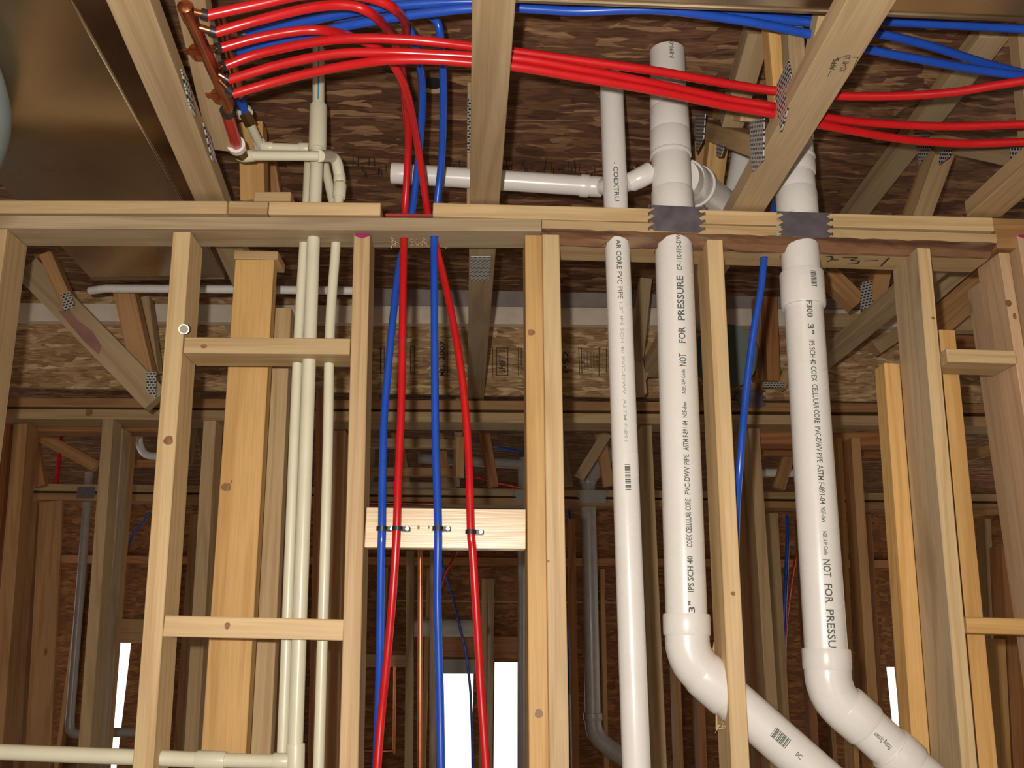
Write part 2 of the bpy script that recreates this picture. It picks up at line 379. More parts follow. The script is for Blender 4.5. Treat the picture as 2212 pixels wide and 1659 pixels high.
def nailplate(parent, pts, mat='gang', push=None, th=0.0025):
    """toothed steel plate from its corner points"""
    n = (pts[1]-pts[0]).cross(pts[2]-pts[0]).normalized()
    if n.dot(CAM-pts[0]) < 0: n = -n
    x = (pts[1]-pts[0]).normalized(); z = n.cross(x); mw = Matrix((x, -n, z)).transposed().to_4x4(); mw.translation = pts[0]+n*0.001
    inv = mw.inverted(); bm = bmesh.new(); vs = [bm.verts.new(inv @ p) for p in pts]
    for v in vs: v.co.y = 0
    f = bm.faces.new(vs); ex = bmesh.ops.extrude_face_region(bm, geom=[f])
    for v in ex['geom']:
        if isinstance(v, bmesh.types.BMVert): v.co.y -= th
    bmesh.ops.recalc_face_normals(bm, faces=bm.faces[:])
    return link('truss_plate', bm, M[mat], mw, parent)
def PYs(Y, *pp): return [PY(x, y, Y) for x, y in pp]
def PXs(X, *pp): return [PX(x, y, X) for x, y in pp]

# ================================================================== the shell of the house
def slab(name, x0, x1, y0, y1, z0, z1, mat, kind='structure'):
    mw = Matrix.Translation(((x0+x1)/2, (y0+y1)/2, z0))
    o = link(name, boxbm((x0-x1)/2, (x1-x0)/2, (y0-y1)/2, (y1-y0)/2, 0, z1-z0, 0), mat, mw); WM[o.name] = mw
    return setp(o, kind=kind)
ZC = 1.57 + 1.33                       # underside of the floor sheathing above
YF = 8.4                               # outside wall at the far end
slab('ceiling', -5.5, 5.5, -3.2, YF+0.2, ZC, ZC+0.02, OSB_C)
FLOORM = plain('concrete_floor', (0.30, 0.28, 0.25), 0.7, noise=0.2)
slab('floor', -5.5, 5.5, -3.2, YF+0.2, -0.12, 0.0, FLOORM)
for nm, x0 in (('wall_west', -5.52), ('wall_east', 5.5)):        # unseen side walls, their openings added to brighten the rooms with daylight
    for y0, y1, z0, z1 in ((-3.2, 2.3, 0, ZC), (2.3, YF+0.2, 0, 0.6), (2.3, YF+0.2, 2.2, ZC), (4.4, 4.7, 0.6, 2.2), (7.6, YF+0.2, 0.6, 2.2)):
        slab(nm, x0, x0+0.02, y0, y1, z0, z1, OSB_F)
# wall behind the camera, its unseen openings added and sized for ambient daylight
for x0, x1, z0, z1 in ((-5.5, -2.6, 0, ZC), (-2.6, -1.2, 2.1, ZC), (-2.6, -1.2, 0, 0.9), (-1.2, 0.8, 0, ZC), (0.8, 2.2, 2.1, ZC), (2.2, 5.5, 0, ZC)):
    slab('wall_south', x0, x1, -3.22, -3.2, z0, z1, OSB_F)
# far outside wall with its openings
def farx(px): return PY(px, 1500, YF).x
def farz(py): return PY(1040, py, YF).z
ops = [(243, 270, 1392), (952, 1022, 1455), (1068, 1119, 1430), (1921, 1939, 1436)]
xs = [-5.5]
zs = 0.0
for a, b, t in ops: xs += [farx(a), farx(b)]
xs.append(5.5)
for k in range(0, len(xs)-1, 2): slab('wall_north', xs[k], xs[k+1], YF, YF+0.012, 0, ZC, OSB_F)
for k, (a, b, t) in enumerate(ops):
    slab('wall_north', xs[2*k+1], xs[2*k+2], YF, YF+0.012, farz(t), ZC, OSB_F)
    slab('wall_north', xs[2*k+1], xs[2*k+2], YF, YF+0.012, 0, 0.35, OSB_F)
tr = slab('trim_1', xs[3]-0.02, xs[4]+0.02, YF-0.06, YF, farz(1455), farz(1424), M['frame'])
tr = slab('trim_2', xs[3]-0.6, xs[6]+0.4, YF-0.02, YF, farz(1301), farz(1298), W['tan'])
slab('trim_3', farx(1200), farx(1335), YF-0.02, YF, farz(1301), farz(1298), W['tan'])

# ================================================================== near wall: plates
YW = 1.75
G1 = 'studs of the near plumbing wall'
def P1(x, y): return PY(x, y, YW)
plate_l = flat('long greyed lower top plate that the red and blue tubes pass through', (-70, 478), (1170, 485), 30, YW, 'grey')
a4 = flat('long pale upper plate with two grey steel straps on it', (935, 452), (2147, 484), 32, YW, 'light')
a1 = flat('pale upper plate piece under the sheet metal duct', (-70, 446), (490, 447), 30, YW, 'light')
a2 = flat('short dull block between two upper plate pieces', (493, 447), (578, 449), 30, YW+0.012, 'tan', 0.07, name='filler_block')
a2b = flat('small block lying on the plate behind the cream pipe pair', (548, 424), (628, 424), 22, YW+0.07, 'tan', 0.05, name='filler_block')
a3 = flat('pale upper plate piece notched by three cream pipes', (580, 449), (822, 451), 30, YW, 'light')
chk = flat('wood scrap with red chalk lying in the plate gap', (832, 463), (934, 464), 7, YW+0.035, M['chalk'], 0.05, name='chalked_shim')
# lower plate with its bark edge: the lower front corner is missing
b2a, b2b = PY(1171, 475, YW), PY(2152, 506, YW)
mw, Ln = frame(b2a, b2b, YA)
sx = 1 if Matrix(mw).to_3x3().col[0].z > 0 else -1
hh = wpx(b2a, 42); fr = wpx(b2a, 20)
prof = [(0.0, 0.0), (-fr, 0.0), (-fr-0.003, 0.012), (-hh*0.72, 0.024), (-hh*0.96, 0.033), (-hh, 0.040), (-hh, 0.112), (0.0, 0.112)]
bm = bmesh.new(); N = 40; rows = []
rn = random.Random(5)
for i in range(N+1):
    t = i/N; row = []
    for k, (u, v) in enumerate(prof):
        j = 0.003*rn.uniform(-1, 1) if k in (2, 3, 4) else (0.0015*rn.uniform(-1, 1) if k in (1, 5) else 0)
        row.append(bm.verts.new((sx*(u+j), v+abs(j), t*Ln)))
    rows.append(row)
for ra, rb in zip(rows, rows[1:]):
    for k in range(len(prof)):
        q = (k+1) % len(prof); f = bm.faces.new((ra[k], rb[k], rb[q], ra[q])); f.material_index = 1 if k in (1, 2, 3, 4) else 0
bm.faces.new(rows[0]); bm.faces.new(rows[-1][::-1]); bmesh.ops.recalc_face_normals(bm, faces=bm.faces[:])
b2 = link('plate_board', bm, [W['tan'], M['bark']], mw); WM[b2.name] = mw.copy()
setp(b2, 'lower top plate with a rough dark bark edge over the white pipes', 'board')
a5 = flat('rough dark plate end beyond the pale upper plate', (2150, 502), (2330, 508), 70, YW+0.01, 'brown')

# ================================================================== near wall: studs
s1 = stud('stud at the outer end of the wall under the duct', (-26, 15, 494), (-92, -50, 980), YW, 'tan', group=G1)
s2 = stud('tan stud with a heart shaped knot holding the ends of two cross blocks', (374, 411, 500), (286, 330, 1659), YW, 'light', group=G1)
s3 = stud('stud with magenta paint on its upper end', (765, 799, 503), (732, 774, 1659), YW, 'tan', group=G1)
s4a = stud('golden half of the doubled stud with the round knots', (1133, 1172, 507), (1143, 1186, 1659), YW, 'gold', group=G1, w=0.0362)
_p, _q = PY(1152.5, 507, YW), PY(1164.5, 1659, YW); _q = _p + (_q-_p)*(_p.z/(_p.z-_q.z))
s4b = bar('wood_stud', _q+XA*0.0368, _p+XA*0.0368+ZA*0.002, 0.0362, 0.089, YA, W['light'], None, 'pale half of the doubled stud facing the thin white pipe', 'stud', G1)
s5 = stud('pale stud between the two large white pipes', (1527, 1562, 517), (1581, 1620, 1659), YW, 'light', group=G1)
s6 = stud('stud whose broad greyed side shows beside the larger elbow pipe', (1980, 2011, 535), (2079, 2112, 1659), YW, 'light', 0.118, group=G1)
s6b = stud('golden shorter stud tucked behind the broad greyed stud', (1910, 1944, 784), (1974, 2013, 1659), YW+0.12, 'gold', 0.05, group=G1)
s6c = stud('tan stud just past the broad greyed stud, behind the cross blocks', (2031, 2061, 712), (2113, 2160, 1659), YW+0.10, 'gold', group=G1)
s8 = vstud('stud in the opening beside the knotty end stud', 2132, 2158, 597, YW+0.16, mat='pink', group=G1)
s9a = vstud('knotty pinkish stud at the far end of the near wall', 2158, 2181, 545, YW+0.02, mat='pink', group=G1)
s9b = vstud('end stud with a magenta painted top', 2198, 2235, 506, YW, mat='pink', group=G1)
s6.data.materials.append(W['grey'])                        # its broad faces have weathered grey, the sawn edge is fresh
for p_ in s6.data.polygons:
    if abs(p_.normal.x) > 0.7: p_.material_index = 1
# lettering, paint and knots on them
def paintcap(o, x0, x1, y0, y1):
    p = PYs(YW-0.0006, (x0, y0), (x1, y0), (x1, y1), ((x0+x1)/2, y1+5), (x0, y1))
    bm = bmesh.new(); vs = [bm.verts.new(q-p[0]) for q in p]; bm.faces.new(vs)
    return link('paint_mark', bm, M['magenta'], Matrix.Translation(p[0]), o)
paintcap(s3, 766, 798.5, 503.5, 510); paintcap(s9b, 2199, 2234, 507, 511)
knot(s2, 364, 951, YW, 10, 11); knot(s4a, 1147, 718, YW, 8, 8); knot(s4a, 1164, 1541, YW, 9, 10); knot(s4b, 1184, 1212, YW, 3.5, 3)
knot(s5, 1584, 1282, YW, 5, 5); knot(s6, 2016, 687, YW, 4, 4); knot(s9a, 2178, 655, YW+0.02, 7, 9); knot(s9a, 2192, 683, YW+0.02, 4, 8)
# cross blocks
GB = 'cross blocks of the near wall'
bl1 = flat('upper cross block under the capped cream pipe end', (397, 745), (756, 748), 36, YW, 'light', group=GB, name='cross_block', cat='block')
bl2 = flat('lower cross block with one knot crossed by cream pipes', (353, 1352), (742, 1361), 44, YW, 'light', group=GB, name='cross_block', cat='block')
bl3 = flat('bright wide block the red and blue tubes are clipped to', (789, 1139), (1136, 1143), 86, YW+0.006, 'glare', d=0.038, group=GB, name='cross_block', cat='block')
bl4 = flat('golden upper block by the knotty end studs', (2046, 767), (2196, 771), 30, YW, 'light', group=GB, name='cross_block', cat='block')
bl5 = flat('dull lower block by the knotty end studs', (2089, 1350), (2260, 1355), 34, YW, 'gold', group=GB, name='cross_block', cat='block')
knot(bl1, 440, 748, YW, 7, 5); knot(bl2, 491, 1352, YW, 6, 8)
knot(bl3, 904, 1139, YW+0.006, 2.5, 5); knot(bl3, 926, 1139, YW+0.006, 2, 4)

# ================================================================== white drain pipes
def pv(px, py, dy=0.05): return PY(px, py, YW+dy)
def hubs(parent, A, B, r, spans, name='pipe_hub', mat='pvc', k=1.12):
    ax = (B-A).normalized()
    for (t0, t1, kk) in spans:
        p = [A+ax*t0, A+ax*(t0+0.004), A+ax*(t1-0.004), A+ax*t1]
        tube(name, p, [r*(kk-0.03), r*kk, r*kk, r*(kk-0.03)], M[mat], parent, seg=32, smoothpath=False)
RP = 0.0405
# stack one
st1 = thing('drain_pipe', 'thick lettered white drain pipe between the thin white pipe and the pale stud', 'pipe', (pv(1482, 1330).x, YW+0.05, 0))
A, B = pv(1441, 113), pv(1484, 1372)
pm = tube('pipe', [A, B], RP, M['pvc'], st1, seg=40)
sp = []
for y0, y1, k in ((198, 238, 1.07), (238, 287, 1.10), (288, 333, 1.13), (334, 341, 1.15), (341, 414, 1.08), (414, 470, 1.13), (1326, 1372, 1.13)):
    sp.append((along(A, B, 1445, y0), along(A, B, 1445, y1), k))
hubs(st1, A, B, RP, sp)
up = lambda y0, x=1455: along(A, B, x, y0)
for txt, y0, y1, sz in (('3"', 1324, 1300, 0.017), ('IPS SCH 40', 1281, 1205, 0.0155), ('COEX CELLULAR CORE', 1186, 1044, 0.0155), ('PVC-DWV PIPE', 1083-6, 1010, 0.0155),
                        ('NSF-dwv', 912, 879, 0.013), ('NSF.-UP Code', 861, 810, 0.011), ('NOT', 803, 777, 0.0205), ('FOR', 754, 720, 0.0205),
                        ('PRESSURE', 706, 612, 0.0205), ('CP-110-FPS-DWV', 600, 516, 0.015), ('F-891-0', 147, 112, 0.014)):
    if txt.startswith('COEX'): y1 = 1084
    if txt.startswith('PVC'): y0, y1 = 1075, 990
    lettering(pm, txt, A, B, RP, up(y0), up(y1), -0.26, True, sz)
lettering(pm, 'ASTM F-891-04', A, B, RP, up(982), up(919), -0.26, True, 0.0155)
elb = [pv(1484, 1372), pv(1486, 1398), pv(1497, 1428), pv(1520, 1456), pv(1546, 1479)]
tube('elbow', elb, RP*1.06, M['pvc'], st1, seg=36, n=6)
low = [pv(1546, 1479), pv(1880, 1775)]
lowp = tube('pipe', low, RP, M['pvc'], st1, seg=36)
ax = (low[1]-low[0]).normalized(); hubs(st1, low[0], low[1], RP, [(-0.035, 0.03, 1.11)])
tC = along(low[0], low[1], 1673, 1588)
barcode(lowp, low[0], low[1], RP, tC-0.018, tC+0.018, -0.15, 0.02)
lettering(lowp, 'X11', low[0], low[1], RP*1.03, along(*low, 1562, 1488), along(*low, 1575, 1500), -0.35, False, 0.022)
lettering(lowp, '0C', low[0], low[1], RP, along(*low, 1707, 1618), along(*low, 1718, 1628), -0.1, False, 0.012)
# side branch to the thin pipe and the wye
br = [pv(1405, 372, 0.06), pv(1385, 383, 0.06), pv(1362, 394, 0.07)]
tube('side_branch', br, [0.024, 0.0235, 0.0225], M['pvc'], st1, seg=28)
br2 = [PY(1366, 392, YW+0.07), PY(1340, 399, YW+0.10), PY(1315, 402, YW+0.13), PY(1296, 404, YW+0.16)]
tube('side_branch', br2, 0.020, M['pvc'], st1, seg=28)
wy = [PY(1470, 385, YW+0.09), PY(1500, 402, YW+0.17), PY(1540, 430, YW+0.27), PY(1600, 472, YW+0.42)]
tube('wye_branch', wy, 0.044, M['pvc'], st1, seg=32)
hubs(st1, wy[1], wy[2], 0.044, [(-0.06, 0.0, 1.10), (0.0, 0.008, 1.2)])
# horizontal arm
arm = thing('drain_pipe', 'level white pipe with a capped end behind the red and blue tubes', 'pipe', PY(1070, 387, YW+0.3))
C0, C1 = PY(848, 374, YW+0.17), PY(1300, 404, YW+0.16)
tube('pipe', [C0, C1], 0.0235, M['pvc'], arm, seg=32)
hubs(arm, C0, C1, 0.0235, [(-0.002, 0.035, 1.06), (along(C0, C1, 1253, 401), along(C0, C1, 1272, 402), 1.14), (along(C0, C1, 1274, 402), along(C0, C1, 1299, 404), 1.05)])
# stack two
st2 = thing('drain_pipe', 'thick white drain pipe with a collar under the plate, nearest the broad greyed stud', 'pipe', (pv(1785, 1390).x, YW+0.05, 0))
A2, B2 = pv(1703, 225), pv(1789, 1445)
A2 = pv(1721, 430) + (pv(1721, 430)-pv(1785, 1390)).normalized()*0.42
B2 = pv(1787, 1445)
pm2 = tube('pipe', [A2, B2], RP, M['pvc'], st2, seg=40)
dn = lambda y, x=1740: along(A2, B2, x, y)
hubs(st2, A2, B2, RP, [(dn(294), dn(300), 1.16), (dn(300), dn(336), 1.08), (dn(337), dn(345), 1.16), (dn(345), dn(376), 1.12), (dn(377), dn(412), 1.05), (dn(412), dn(470), 1.11), (dn(590), dn(664), 1.155), (dn(1400), dn(1445), 1.13)])
for txt, y0, y1, sz in (('F300', 663, 699, 0.017), ('3"', 713, 735, 0.017), ('IPS SCH 40 COEX', 747, 836, 0.0155), ('CELLULAR CORE', 842, 925, 0.0155),
                        ('PVC-DWV PIPE', 932, 1008, 0.0155), ('ASTM F-891-04', 1013, 1096, 0.0155), ('NSF-dwv', 1102, 1135, 0.013), ('NSF.-UP Code', 1153, 1203, 0.011),
                        ('NOT', 1212, 1250, 0.0205), ('FOR', 1264, 1304, 0.0205), ('PRESSU', 1318, 1398, 0.0205)):
    lettering(pm2, txt, A2, B2, RP, dn(y0), dn(y1), -0.30, False, sz)
barcode(pm2, A2, B2, RP*1.155, dn(602), dn(635), -0.55, 0.013, 'ink', 11)
elb2 = [pv(1787, 1445), pv(1790, 1472), pv(1803, 1506), pv(1832, 1538), pv(1868, 1566)]
tube('elbow', elb2, [RP*1.06]*3 + [RP*1.06]*2 if False else RP*1.07, M['pvc'], st2, seg=36, n=6)
l2 = [pv(1868, 1566), pv(2008, 1694)]
lp2 = tube('pipe', l2, RP*1.02, M['pvc'], st2, seg=36)
hubs(st2, l2[0], l2[1], RP, [(-0.05, 0.003, 1.12), (along(*l2, 1921, 1618), along(*l2, 1962, 1655), 1.13)])
lettering(lp2, 'Fitting System', l2[0], l2[1], RP*1.02, along(*l2, 1912, 1600), 0.008, 0.0, True, 0.013)
# thin white pipe
sv = thing('vent_pipe', 'thin white pipe beside the doubled stud with serif lettering', 'pipe', (PY(1375, 1659, YW+0.045).x, YW+0.045, 0))
A3 = PY(1314, 60, YW+0.045); B3 = PY(1375, 1659, YW+0.045)
A3 = PY(1321, 190, YW+0.045); A3 = B3 + (A3-B3)*1.02; B3 = B3 + (B3-A3)*0.55
pm3 = tube('pipe', [A3, B3], 0.0268, M['pvc'], sv, seg=36)
d3 = lambda y, x=1345: along(A3, B3, x, y)
lettering(pm3, '- COEXTRU', A3, B3, 0.0268, d3(362), d3(446), -0.10, False, 0.0145)
lettering(pm3, 'AR CORE PVC PIPE', A3, B3, 0.0268, d3(528), d3(655), -0.10, False, 0.0145)
lettering(pm3, '1.5" IPS SCH 40 PVC-DWV  ASTM F-891', A3, B3, 0.0268, d3(662), d3(960), -0.12, False, 0.009, 'inkf')
barcode(pm3, A3, B3, 0.0268, d3(1008), d3(1066), -0.15, 0.011)
# far white stub pipes seen through the truss beyond
tube('vent_pipe', [PY(1608, 297, 2.2), PY(1604, 352, 2.2), PY(1590, 425, 2.2)], [0.03, 0.034, 0.034], M['pvc'], None, 'short white pipe stub glimpsed through the truss webs', 'pipe', seg=28)

# ================================================================== cream water pipes
RC, RS = 0.0138, 0.0105
def hub(parent, P, Q, r, mat='cpvc', name='socket'):
    return tube(name, [P, P+(Q-P)*0.06, P+(Q-P)*0.94, Q], [r*0.94, r, r, r*0.94], M[mat], parent, seg=24, smoothpath=False)
cm = thing('water_pipe', 'thickest cream pipe, in the middle of three, ending in a tee at floor level', 'pipe', (PY(638, 1620, YW+0.045).x, YW+0.045, 0.6))
Ycm = YW+0.045
cA, cB = PY(690, 330, Ycm), PY(638, 1612, Ycm)
tube('pipe', [PY(686, 300, Ycm), PY(678, 500, Ycm), cB], RC, M['cpvc'], cm, seg=24, smoothpath=False)
tube('pipe', [PY(688, 106, Ycm), PY(688, 235, Ycm)], RC*0.98, M['cpvc'], cm, seg=24, label=None)
hub(cm, PY(688, 228, Ycm), PY(686, 322, Ycm), RC*1.42)
hub(cm, PY(688, 228, Ycm), PY(688, 250, Ycm), RC*1.36)
ft = (CAM-PY(688, 180, Ycm)); ft.z = 0; ft.normalize()
tube('blue_stripe', [PY(688, 106, Ycm)+ft*RC*0.95, PY(687, 222, Ycm)+ft*RC*0.95], 0.002, M['cyan'], cm, seg=8)
hub(cm, PY(639, 1606, Ycm), PY(637, 1700, Ycm), RC*1.22)
hub(cm, PY(624, 1645, Ycm), PY(590, 1644, Ycm), RC*1.05)
for k, (x0, x1, lab) in enumerate(((656, 610, 'slim cream pipe on the side of the wide golden stud'), (724.5, 690.5, 'slim cream pipe on the side of the magenta topped stud'))):
    q = thing('water_pipe', lab, 'pipe', (PY(x1, 1620, YW+0.07).x, YW+0.07, 0.6))
    yb = 1632 if k == 0 else 1900
    xb = x1 if k == 0 else 681
    pts = [PY(x0, 545, YW+0.07), PY((645.5 if k == 0 else 712.5), 720, YW+0.07), PY((632 if k == 0 else 706.5), 1040, YW+0.07), PY(xb, yb, YW+0.07)]
    top = [PY(667, 345, YW+0.10), PY(663, 440, YW+0.075)] if k == 0 else [PY(735, 400, YW+0.07), PY(730, 450, YW+0.07)]
    tube('pipe', (top if k == 0 else [PY(734, 402, YW+0.07), PY(730, 450, YW+0.07)]) + pts, RS, M['cpvc'], q, seg=20, n=4)
    if k == 1:
        # the fitting run over the plate
        e0, e1, e2, e3 = PZ(518, 333, 0.99), PZ(545, 336, 0.985), PZ(690, 337, 0.985), PY(716, 339, YW+0.06)
        tube('pipe', [e1, e2], RS, M['cpvc'], q, seg=20)
        tube('elbow', [PZ(514, 326, 1.0), PZ(522, 337, 0.985), PZ(548, 336, 0.985)], RS*1.22, M['cpvc'], q, seg=20)
        tube('elbow', [e2, PY(714, 338, YW+0.03), PY(727, 350, YW+0.05), PY(733, 380, YW+0.07)], RS*1.2, M['cpvc'], q, seg=20)
        hub(q, PY(733, 376, YW+0.07), PY(734, 394, YW+0.07), RS*1.3)
        hub(q, PY(735, 398, YW+0.07), PY(732, 428, YW+0.07), RS*1.36)
        n0, n1 = PZ(512, 318, 1.0), PZ(510, 309, 1.0)
        tube('union_nut', [PZ(520, 332, 0.97), PZ(511, 314, 0.962)], RS*1.5, M['brass'], q, seg=6, smoothpath=False)
        tube('white_ring', [PZ(512, 318, 0.962), PZ(509, 311, 0.96)], RS*1.75, M['pvc'], q, seg=20)
        tube('red_sleeve', [PZ(511, 313, 0.96), PZ(491, 246, 0.936)], 0.0115, M['red'], q, seg=20)
cb = thing('water_pipe', 'level cream pipe behind the fitting run, joined to the blue sleeve', 'pipe', PY(640, 318, YW+0.1))
tube('pipe', [PY(566, 318, YW+0.1), PY(668, 321, YW+0.1)], RS, M['cpvc'], cb, seg=20)
hub(cb, PY(566, 318, YW+0.1), PY(590, 319, YW+0.1), RS*1.25); hub(cb, PY(646, 320, YW+0.1), PY(668, 321, YW+0.1), RS*1.25)
tube('pipe', [PY(538, 262, YW+0.02), PY(562, 314, YW+0.1)], RS*0.95, M['cpvc'], cb, seg=20)
tube('white_ring', [PY(560, 308, YW+0.1), PY(564, 316, YW+0.1)], RS*1.4, M['pvc'], cb, seg=20)
tube('union_nut', [PY(528, 243, YW), PY(542, 270, YW+0.02)], RS*1.35, M['brass'], cb, seg=6, smoothpath=False)
tube('white_ring', [PY(526, 239, YW), PY(530, 247, YW)], RS*1.7, M['pvc'], cb, seg=20)
tube('blue_sleeve', [PY(528, 242, YW), PY(516, 205, YW-0.05)], 0.0115, M['blue'], cb, seg=20)
tube('water_pipe', [PY(700, 350, YW+0.14), PY(722, 448, YW+0.14)], RS, M['cpvc'], None, 'short cream pipe with a blue stripe leaning behind the thickest one', 'pipe', seg=20)
# level run at the bottom
cl = thing('water_pipe', 'level cream pipe running low through the wall to the tee', 'pipe', PY(300, 1640, Ycm))
tube('pipe', [PY(-60, 1622, Ycm), PY(428, 1641, Ycm)], 0.0138, M['cpvc'], cl, seg=24)
tube('pipe', [PY(428, 1641, Ycm), PY(600, 1645, Ycm)], 0.0125, M['cpvc'], cl, seg=24)
hub(cl, PY(424, 1641, Ycm), PY(487, 1643, Ycm), 0.0163)
tube('pipe_stub', [PY(397, 711, YW-0.004), PY(397, 711, YW-0.004)+(PY(404, 712, YW+0.12)-PY(397, 711, YW-0.004))], 0.0105, M['cpvc'], None, 'capped round end of a cream pipe on the upper cross block', 'pipe', seg=24)
tube('x', [PY(397, 711, YW-0.0045), PY(397, 711, YW-0.0055)], 0.0082, plain('stub_hole', (0.34, 0.30, 0.24), 0.7), bpy.data.objects['pipe_stub'], seg=24).name = 'bore_hole'

# ================================================================== red and blue tubing
RX = 0.0078
GR, GBL = 'red tubes from the copper manifold', 'blue tubes along the floor trusses'
def zs_(h, *pp): return [PZ(x, y, h) for x, y in pp]
def zr(h, *pp): return [PZ(x, y, h-(0.038 if i == 0 else 0.014 if i == 1 else 0)) for i, (x, y) in enumerate(pp)]
def pex(pts, col, label, group, r=RX, name='water_tube', n=8):
    return tube(name, pts, r, M[col], None, label, 'tube', group, seg=16, n=n)
t4 = pex(zr(.974, (484,143), (560,116), (680,91), (780,83), (900,87), (1025,101), (1120,113), (1250,131), (1420,154), (1560,179), (1675,196), (1810,207), (1950,207), (2060,199), (2140,186), (2230,172)), 'red', 'uppermost of three red tubes crossing to the white pipes', GR)
t5 = pex(zr(.955, (493,173), (600,141), (720,117), (830,113), (930,117), (1025,122), (1120,127), (1250,149), (1420,182), (1560,212), (1680,232), (1800,256), (1900,267), (2050,273), (2230,268)), 'red', 'middle of three red tubes crossing to the white pipes', GR)
t6 = pex(zr(.938, (503,203), (600,175), (720,147), (830,131), (930,129), (1025,136), (1120,145), (1250,167), (1420,197), (1560,227), (1680,248), (1785,272), (1900,293), (2000,306), (2100,310), (2230,306)), 'red', 'lowest of three red tubes crossing to the white pipes', GR)
def ym(*p): return [PY(x, y, Y) for x, y, Y in p]
tA = pex(zr(.962, (466,70), (560,43), (670,17), (750,11), (800,28)) + ym((835,62,1.335), (856,100,1.415), (872,180,1.55), (882,270,1.67), (880,360,1.75), (874,470,1.80), (871,600,1.775), (869,750,1.76), (866,900,1.75), (860,1040,1.74), (857,1142,1.737), (851,1250,1.745), (843,1350,1.755), (833.5,1450,1.765), (823.5,1550,1.775), (815,1659,1.775), (803,1800,1.775), (790,2000,1.775)), 'red', 'red tube clipped to the bright block beside the first blue tube', GR)
tB = pex(zr(.975, (475,104), (560,81), (640,67)) + ym((700,66,1.305), (760,80,1.36), (815,104,1.40), (850,140,1.43), (880,205,1.505), (903,320,1.67), (926,470,1.80), (948,556,1.822), (962,615,1.81), (979.6,700,1.79), (996,800,1.77), (1006.6,902,1.755), (1013,1003,1.742), (1017,1148,1.737), (1021.5,1200,1.742), (1033.5,1400,1.76), (1039,1500,1.765), (1050,1659,1.765), (1062,1850,1.765)), 'red', 'bowed red tube clipped to the bright block farthest from the blue pair', GR)
tC_ = pex(zr(.965, (448,33), (560,9), (650,-10), (740,-14), (810,-1)) + ym((850,18,1.23), (874,48,1.335), (876,85,1.43), (869,130,1.545), (874,220,1.68), (882,330,1.81), (877,440,1.88)), 'red', 'red tube looping highest over the blue bundle', GR)
bA = pex(zs_(1.035, (515,112), (620,88), (720,62), (860,37), (950,25), (1022,18), (1115,17), (1240,24), (1350,21), (1450,23), (1560,38), (1655,54), (1780,81), (1880,108), (2000,131), (2100,149), (2230,167)), 'blue', 'lowest blue tube of the bundle under the ceiling', GBL)
bB = pex(zs_(1.06, (530,73), (650,49), (780,23), (900,9), (1022,3), (1115,5), (1240,14), (1400,10), (1520,19), (1655,38), (1780,52), (1900,73), (2000,97), (2090,125), (2150,143), (2230,163)), 'blue', 'middle blue tube of the bundle under the ceiling', GBL)
bC = pex(zs_(1.085, (560,48), (690,24), (800,6), (900,-4), (1022,-6), (1115,-6), (1240,1), (1400,-1), (1530,9), (1655,21), (1780,34), (1915,46), (2060,54), (2230,64)), 'blue', 'topmost blue tube of the bundle under the ceiling', GBL)
bD = pex(ym((720,40,1.42), (800,30,1.42), (855,40,1.42), (886,68,1.43), (905,130,1.49), (913,210,1.59), (905,330,1.72), (889,468,1.822), (874,530,1.83), (861,581,1.825), (846,716,1.80), (831,885,1.775), (827,990,1.75), (825,1142,1.737), (823.5,1200,1.742), (821,1400,1.773), (816.5,1560,1.80), (813,1659,1.81), (808,1850,1.81)), 'blue', 'blue tube leaning along the magenta topped stud', 'blue tubes clipped to the bright block')
bE = pex(ym((790,22,1.46), (880,24,1.45), (935,38,1.44), (951,78,1.46), (958,190,1.57), (955,330,1.71), (945,430,1.775), (938,515,1.786), (938,600,1.778), (939,780,1.765), (941,950,1.75), (946,1142,1.737), (945,1300,1.75), (950,1500,1.765), (953,1659,1.765), (957,1850,1.765)), 'blue', 'blue tube standing straight between the two red tubes', 'blue tubes clipped to the bright block')
bF = pex(ym((1697,365,1.93), (1684,410,1.87), (1668,470,1.83), (1652,544,1.82), (1645,615,1.82), (1628,716,1.82), (1615,817,1.82), (1605,919,1.82), (1597,1020,1.83), (1591,1110,1.86), (1588,1300,1.87), (1594,1659,1.87), (1600,1850,1.87)), 'blue', 'single blue tube slanting between the pale stud and the collared pipe', 'blue tubes along the floor trusses')
# clips on the bright block
for x, y, lab in ((825, 1142, 'first blue tube'), (858, 1142, 'red tube beside it'), (946, 1142, 'straight blue tube'), (1017, 1149, 'bowed red tube')):
    q = thing('tube_clip', 'black clip with a bright screw holding the ' + lab + ' to the block', 'clip', PY(x, y, YW+0.03), 'tube clips on the bright block')
    c0 = PY(x, y, 1.737)
    bm = bmesh.new(); R1, R2, hw = RX+0.0005, RX+0.0028, 0.0042
    for i0, i1 in zip(range(0, 12), range(1, 13)):
        a0, a1 = math.pi*i0/12, math.pi*i1/12
        pts = []
        for rr in (R1, R2):
            for a in (a0, a1):
                for zz in (-hw, hw): pts.append(Vector((math.cos(a)*rr, -math.sin(a)*rr, zz)))
        v = [bm.verts.new(p) for p in pts]
        for f in ((0,1,3,2), (4,6,7,5), (0,2,6,4), (1,5,7,3)): bm.faces.new([v[i] for i in f])
    link('clip_band', bm, M['black'], Matrix.Translation(c0), q)
    yb = YW+0.006
    link('clip_tab', boxbm(R1-0.001, R2+0.014, 0, yb-c0.y+0.0, -hw, hw, 0.0008), M['black'], Matrix.Translation(c0), q)
    tube('screw', [c0+Vector((R2+0.0085, -0.004, 0)), c0+Vector((R2+0.0085, 0.001, 0))], [0.0036, 0.0042], M['steel'], q, seg=12)
